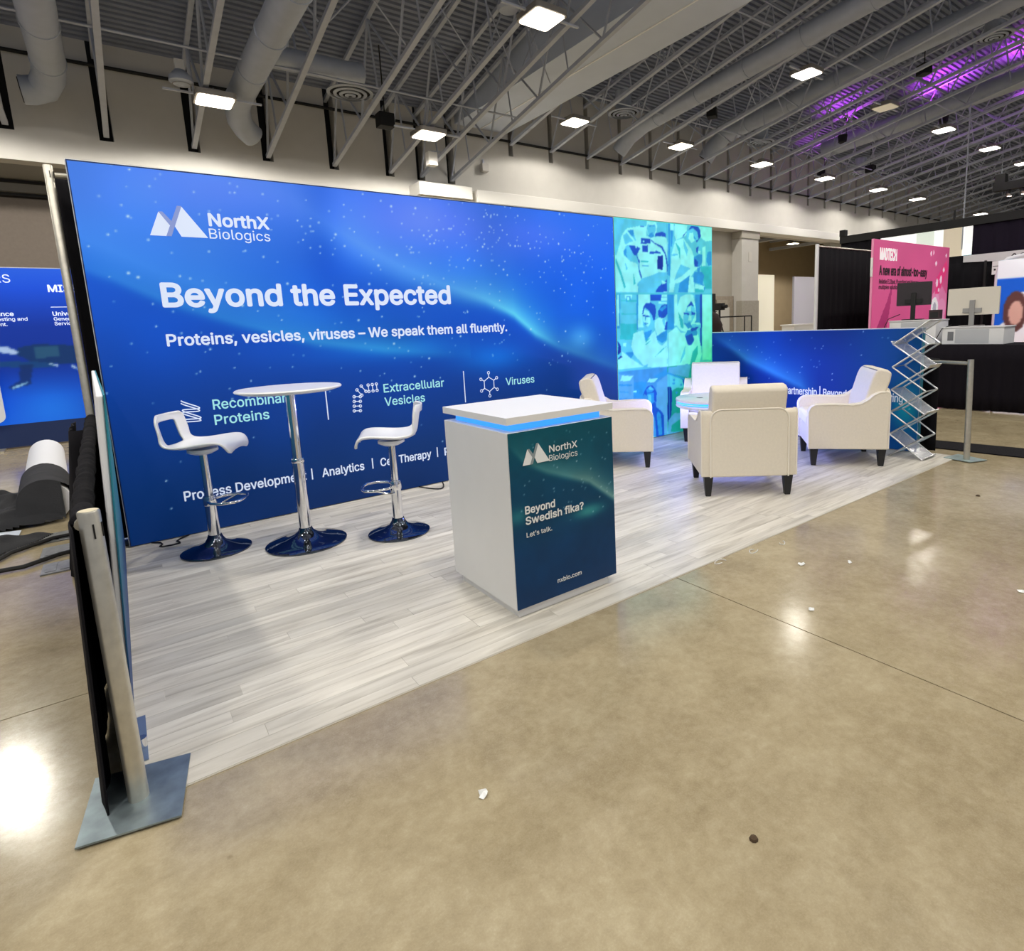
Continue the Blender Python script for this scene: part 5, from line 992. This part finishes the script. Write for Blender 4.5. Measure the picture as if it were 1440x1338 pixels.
# fascia, paper, rounded banner
t = thing('white_fascia', 'white fascia strip with grey lettering beside the black drape', 'sign', (12.8, 0, 0), R(-90))
MB().hexa([(.36, 0, 2.20), (4, 0, 2.00), (4, .04, 2.00), (.36, .04, 2.20), (.36, 0, 2.32), (4, 0, 2.30), (4, .04, 2.30), (.36, .04, 2.32)]).build('strip', mat('fascia_grey', '#cfcfd2', .5), t)
text('lettering', 'ACTI', 1.08, 2.20, .07, mat('ink_grey', '#3b3b40', .6), t, .5, .04, -.003)
box('support_post', .7, .74, .0, .04, .01, 2.2, M_black, t); box('support_post', 3.0, 3.04, .0, .04, .01, 2.1, M_black, t)
t = thing('paper_notice', 'small white notice with two black lines on the black cloth', 'notice', (12.75, -.84, 1.93), R(-90)); box('sheet', 0, .145, 0, .01, 0, .235, mat('paper', '#eeeef0', .6), t); box('printed_line', .01, .135, -.002, 0, .14, .15, M_black, t); box('printed_block', .03, .06, -.002, 0, .07, .1, M_black, t)
t = thing('low_black_drape', 'black cloth wall behind the pale monitor', 'drape', (12.86, 0, 0)); drape_mesh([(0, -.1), (0, -5)], .02, 2.2, .015, .2, 0, 4, parent=t, name='cloth', seed=16)
def roll_print(U, V):
    c = np.zeros(U.shape+(3,)); c[:] = (236, 242, 250)
    P_ = lambda col, pts, m_=1.: fill_poly(c, U, V, pts, col, m_)
    P_((20, 96, 216), [(0, .95), (.16, 1.10), (.20, 1.55), (1.1, 1.6), (1.1, 1.80), (0, 1.80)]); P_((30, 60, 160), [(.55, 0), (1.1, 0), (1.1, 1.75), (.62, 1.72), (.5, 1.2)])
    P_((96, 62, 60), [(.26+.17*math.cos(k*PI/8)+.02, 1.24+.34*math.sin(k*PI/8)) for k in range(16)]); P_((214, 170, 156), [(.29+.10*math.cos(k*PI/8), 1.22+.20*math.sin(k*PI/8)) for k in range(16)])
    P_((240, 240, 246), [(.10, .5), (.22, .9), (.44, .9), (.52, .5), (.50, 0), (.08, 0)])
    P_((150, 166, 186), [(.36, 1.93), (.9, 1.97), (.9, 1.92), (.36, 1.88)])
    return blur(c, 1)
t = thing('rounded_banner', 'white and blue rounded banner with a portrait photo, right edge', 'banner', (12.0, -1.14, .02), R(-90))
box('frame', .02, 1.1, 0, .06, 0, 2.10, mat('banner_white', '#e6ecf4', .5), t, .02); print_grid('fabric_print', 1.09, 2.09, .018, roll_print, mat_print('banner_fabric', base=1.0, emit=.25), t, y=-.004, x0=.02, z0=0)
MB().tube([(.0, .03, .0), (.0, .03, 1.85), (.04, .03, 2.02), (.14, .03, 2.12), (.4, .03, 2.16), (1.1, .03, 2.19)], .03, 10).build('rounded_frame', mat('banner_white', '#e6ecf4'), t, smooth=True)
# black cloth strip and further floor things
t = MB().hexa([(6.50, -2.15, .001), (6.74, -2.35, .001), (6.35, -4.2, .001), (5.90, -4.2, .001), (6.50, -2.15, .022), (6.78, -2.33, .03), (6.75, -4.2, .03), (6.35, -4.2, .022)])
t = thing('cloth_strip', 'black cloth strip lying on the concrete behind the right post', 'cloth')
MB().hexa([(6.28, -2.05, .001), (6.62, -2.0, .001), (6.75, -3.04, .001), (6.36, -3.14, .001), (6.28, -2.05, .012), (6.62, -2.0, .016), (6.75, -3.04, .016), (6.36, -3.14, .012)]).hexa([(6.36, -3.14, .001), (6.75, -3.04, .001), (6.9, -4.6, .001), (6.5, -4.7, .001), (6.36, -3.14, .012), (6.75, -3.04, .016), (6.9, -4.6, .016), (6.5, -4.7, .012)]).build('strip', M_drape, t, bevel=.004)
# things seen through the opening and over the low wall
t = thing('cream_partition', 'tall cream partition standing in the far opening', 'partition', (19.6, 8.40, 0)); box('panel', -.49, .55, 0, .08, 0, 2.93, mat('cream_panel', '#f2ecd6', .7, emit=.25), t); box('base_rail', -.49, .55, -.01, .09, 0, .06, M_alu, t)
t = thing('lilac_partition', 'pale lilac white partition at the right of the far opening', 'partition', (22.3, 8.4, 0)); box('panel', -.80, .9, 0, .08, 0, 2.9, mat('lilac_panel', '#d5d3e0', .7), t); box('base_rail', -.80, .9, -.01, .09, 0, .06, M_alu, t)
t = thing('white_counter', 'low white counter in front of the far opening', 'counter', (20.0, 7.2, 0)); box('body', -.4, 1.6, 0, .5, 0, 1.02, M_white, t); box('top', -.45, 1.65, -.04, .54, 1.02, 1.07, M_white, t)
t = thing('camera_tripod', 'black camera tripod above the low wall beside the photo wall', 'tripod', (14.2, 6.3, 0))
for a in (90, 210, 330): MB().tube([(0, 0, 1.35), (.42*math.cos(R(a)), .42*math.sin(R(a)), 0)], .022, 6).build('leg', M_black, t)
MB().tube([(0, 0, 1.25), (0, 0, 1.62)], .03, 8).build('centre_post', M_black, t); box('camera_body', -.1, .1, -.12, .12, 1.62, 1.82, M_black, t, .01); MB().tube([(0, -.12, 1.72), (0, -.26, 1.72)], .05, 10).build('lens_barrel', M_black, t); MB().tube([(0, .1, 1.6), (.1, .5, 1.4)], .012, 5).build('pan_handle', M_black, t)
t = thing('black_cart', 'black wire cart beside the camera tripod', 'cart', (14.9, 6.4, 0), R(-35))
mb = MB()
for z in (.25, .95, 1.42):
    mb.tube([(-.5, -.3, z), (.5, -.3, z), (.5, .3, z), (-.5, .3, z)], .018, 5, closed=True)
for xx, yy in ((-.5, -.3), (.5, -.3), (.5, .3), (-.5, .3)): mb.tube([(xx, yy, .1), (xx, yy, 1.42)], .02, 5)
mb.build('frame', M_black, t); box('shelf', -.5, .5, -.3, .3, .24, .26, M_black, t); box('deck', -.5, .5, -.3, .3, .94, .96, M_black, t)
t = thing('dark_stand_in', 'dark maroon stand-in shape beside the photo wall edge', 'stand-in', (13.2, 6.0, 0)); MB().lathe([(.36, 0), (.42, .3), (.40, .8), (.46, 1.2), (.34, 1.5), (.12, 1.62), (0, 1.64)], 14).build('padding', mat('maroon_cloth', '#22100f', .9, bump=.4, bscale=12), t, smooth=True, angle=180); box('strap', -.44, .44, -.44, .44, .72, .78, M_black, t)  # invented padded shape standing in for an unclear crouched figure
t = thing('wall_screen', 'black screen on the wall beside the photo wall edge', 'screen', (15.95, 7.88, 0)); box('panel', -.55, .0, -.06, 0, 1.5, 2.2, M_black, t, .01); MB().tube([(-.27, -.03, 0), (-.27, -.03, 1.6)], .03, 8).build('stand_pole', M_black, t)

# ---------------------------------------------------------- litter and pale flecks on the aisle floor
def scrap(label, x, y, s, seed, m=None):
    r = random.Random(seed); n = 9; vs = [(x, y, .012)]; 
    for k in range(n): a = 2*PI*k/n; q = s*(.5+.6*r.random()); vs.append((x+q*math.cos(a), y+q*math.sin(a), .0015+.010*r.random()))
    tag(MB().add(vs, [(0, 1+k, 1+(k+1) % n) for k in range(n)]).build('pale_fleck', m or mat('pale_bits', '#e7e8e6', .25), fix=False), label, 'scrap')
scrap('crumpled scrap of clear plastic on the concrete in the lower middle', .773, -3.342, .020, 1)
scrap('tiny white triangular fleck on the concrete below the front armchair', 2.881, -3.076, .020, 2)  # pale faceted patch, lighter than the concrete
scrap('small crumpled scrap near the long floor joint', 2.459, -3.374, .018, 3)
scrap('small white fleck at the right edge of the floor', 3.331, -3.931, .020, 4)  # another pale faceted patch on the slab
scrap('thin pale scrap beside the plank edge below the armchairs', 3.09, -3.234, .014, 5)
for k, (x, y, s, lab) in enumerate([(2.60, -2.77, .035, 'clear curly plastic strip on the concrete by the plank edge, leftmost'), (2.86, -2.80, .03, 'clear curly plastic strip on the concrete by the plank edge, middle one'), (3.08, -2.84, .022, 'clear curly plastic strip on the concrete by the plank edge, rightmost')]):
    tag(MB().tube([(x+s*(1+.2*j/6)*math.cos(j*.55+k), y+s*.8*math.sin(j*.55+k)+.002*j, .004+.004*math.sin(j)) for j in range(9)], .0022, 5).build('plastic_curl', mat('pale_bits', '#e7e8e6', .25), smooth=True), lab, 'scrap')
tag(MB().lathe([(.0, .010), (.009, .007), (.012, .001)], 9, 1.236, -3.925).build('dirt_crumb', mat('dirt', '#4a3a28', .9), smooth=True), 'small dark crumb on the concrete at the lower right', 'crumb')
tag(MB().lathe([(.0, .012), (.011, .008), (.015, .001)], 9, 4.864, -3.263).build('dirt_crumb', mat('dirt', '#4a3a28', .9), smooth=True), 'small dark crumb on the concrete below the right post', 'crumb')
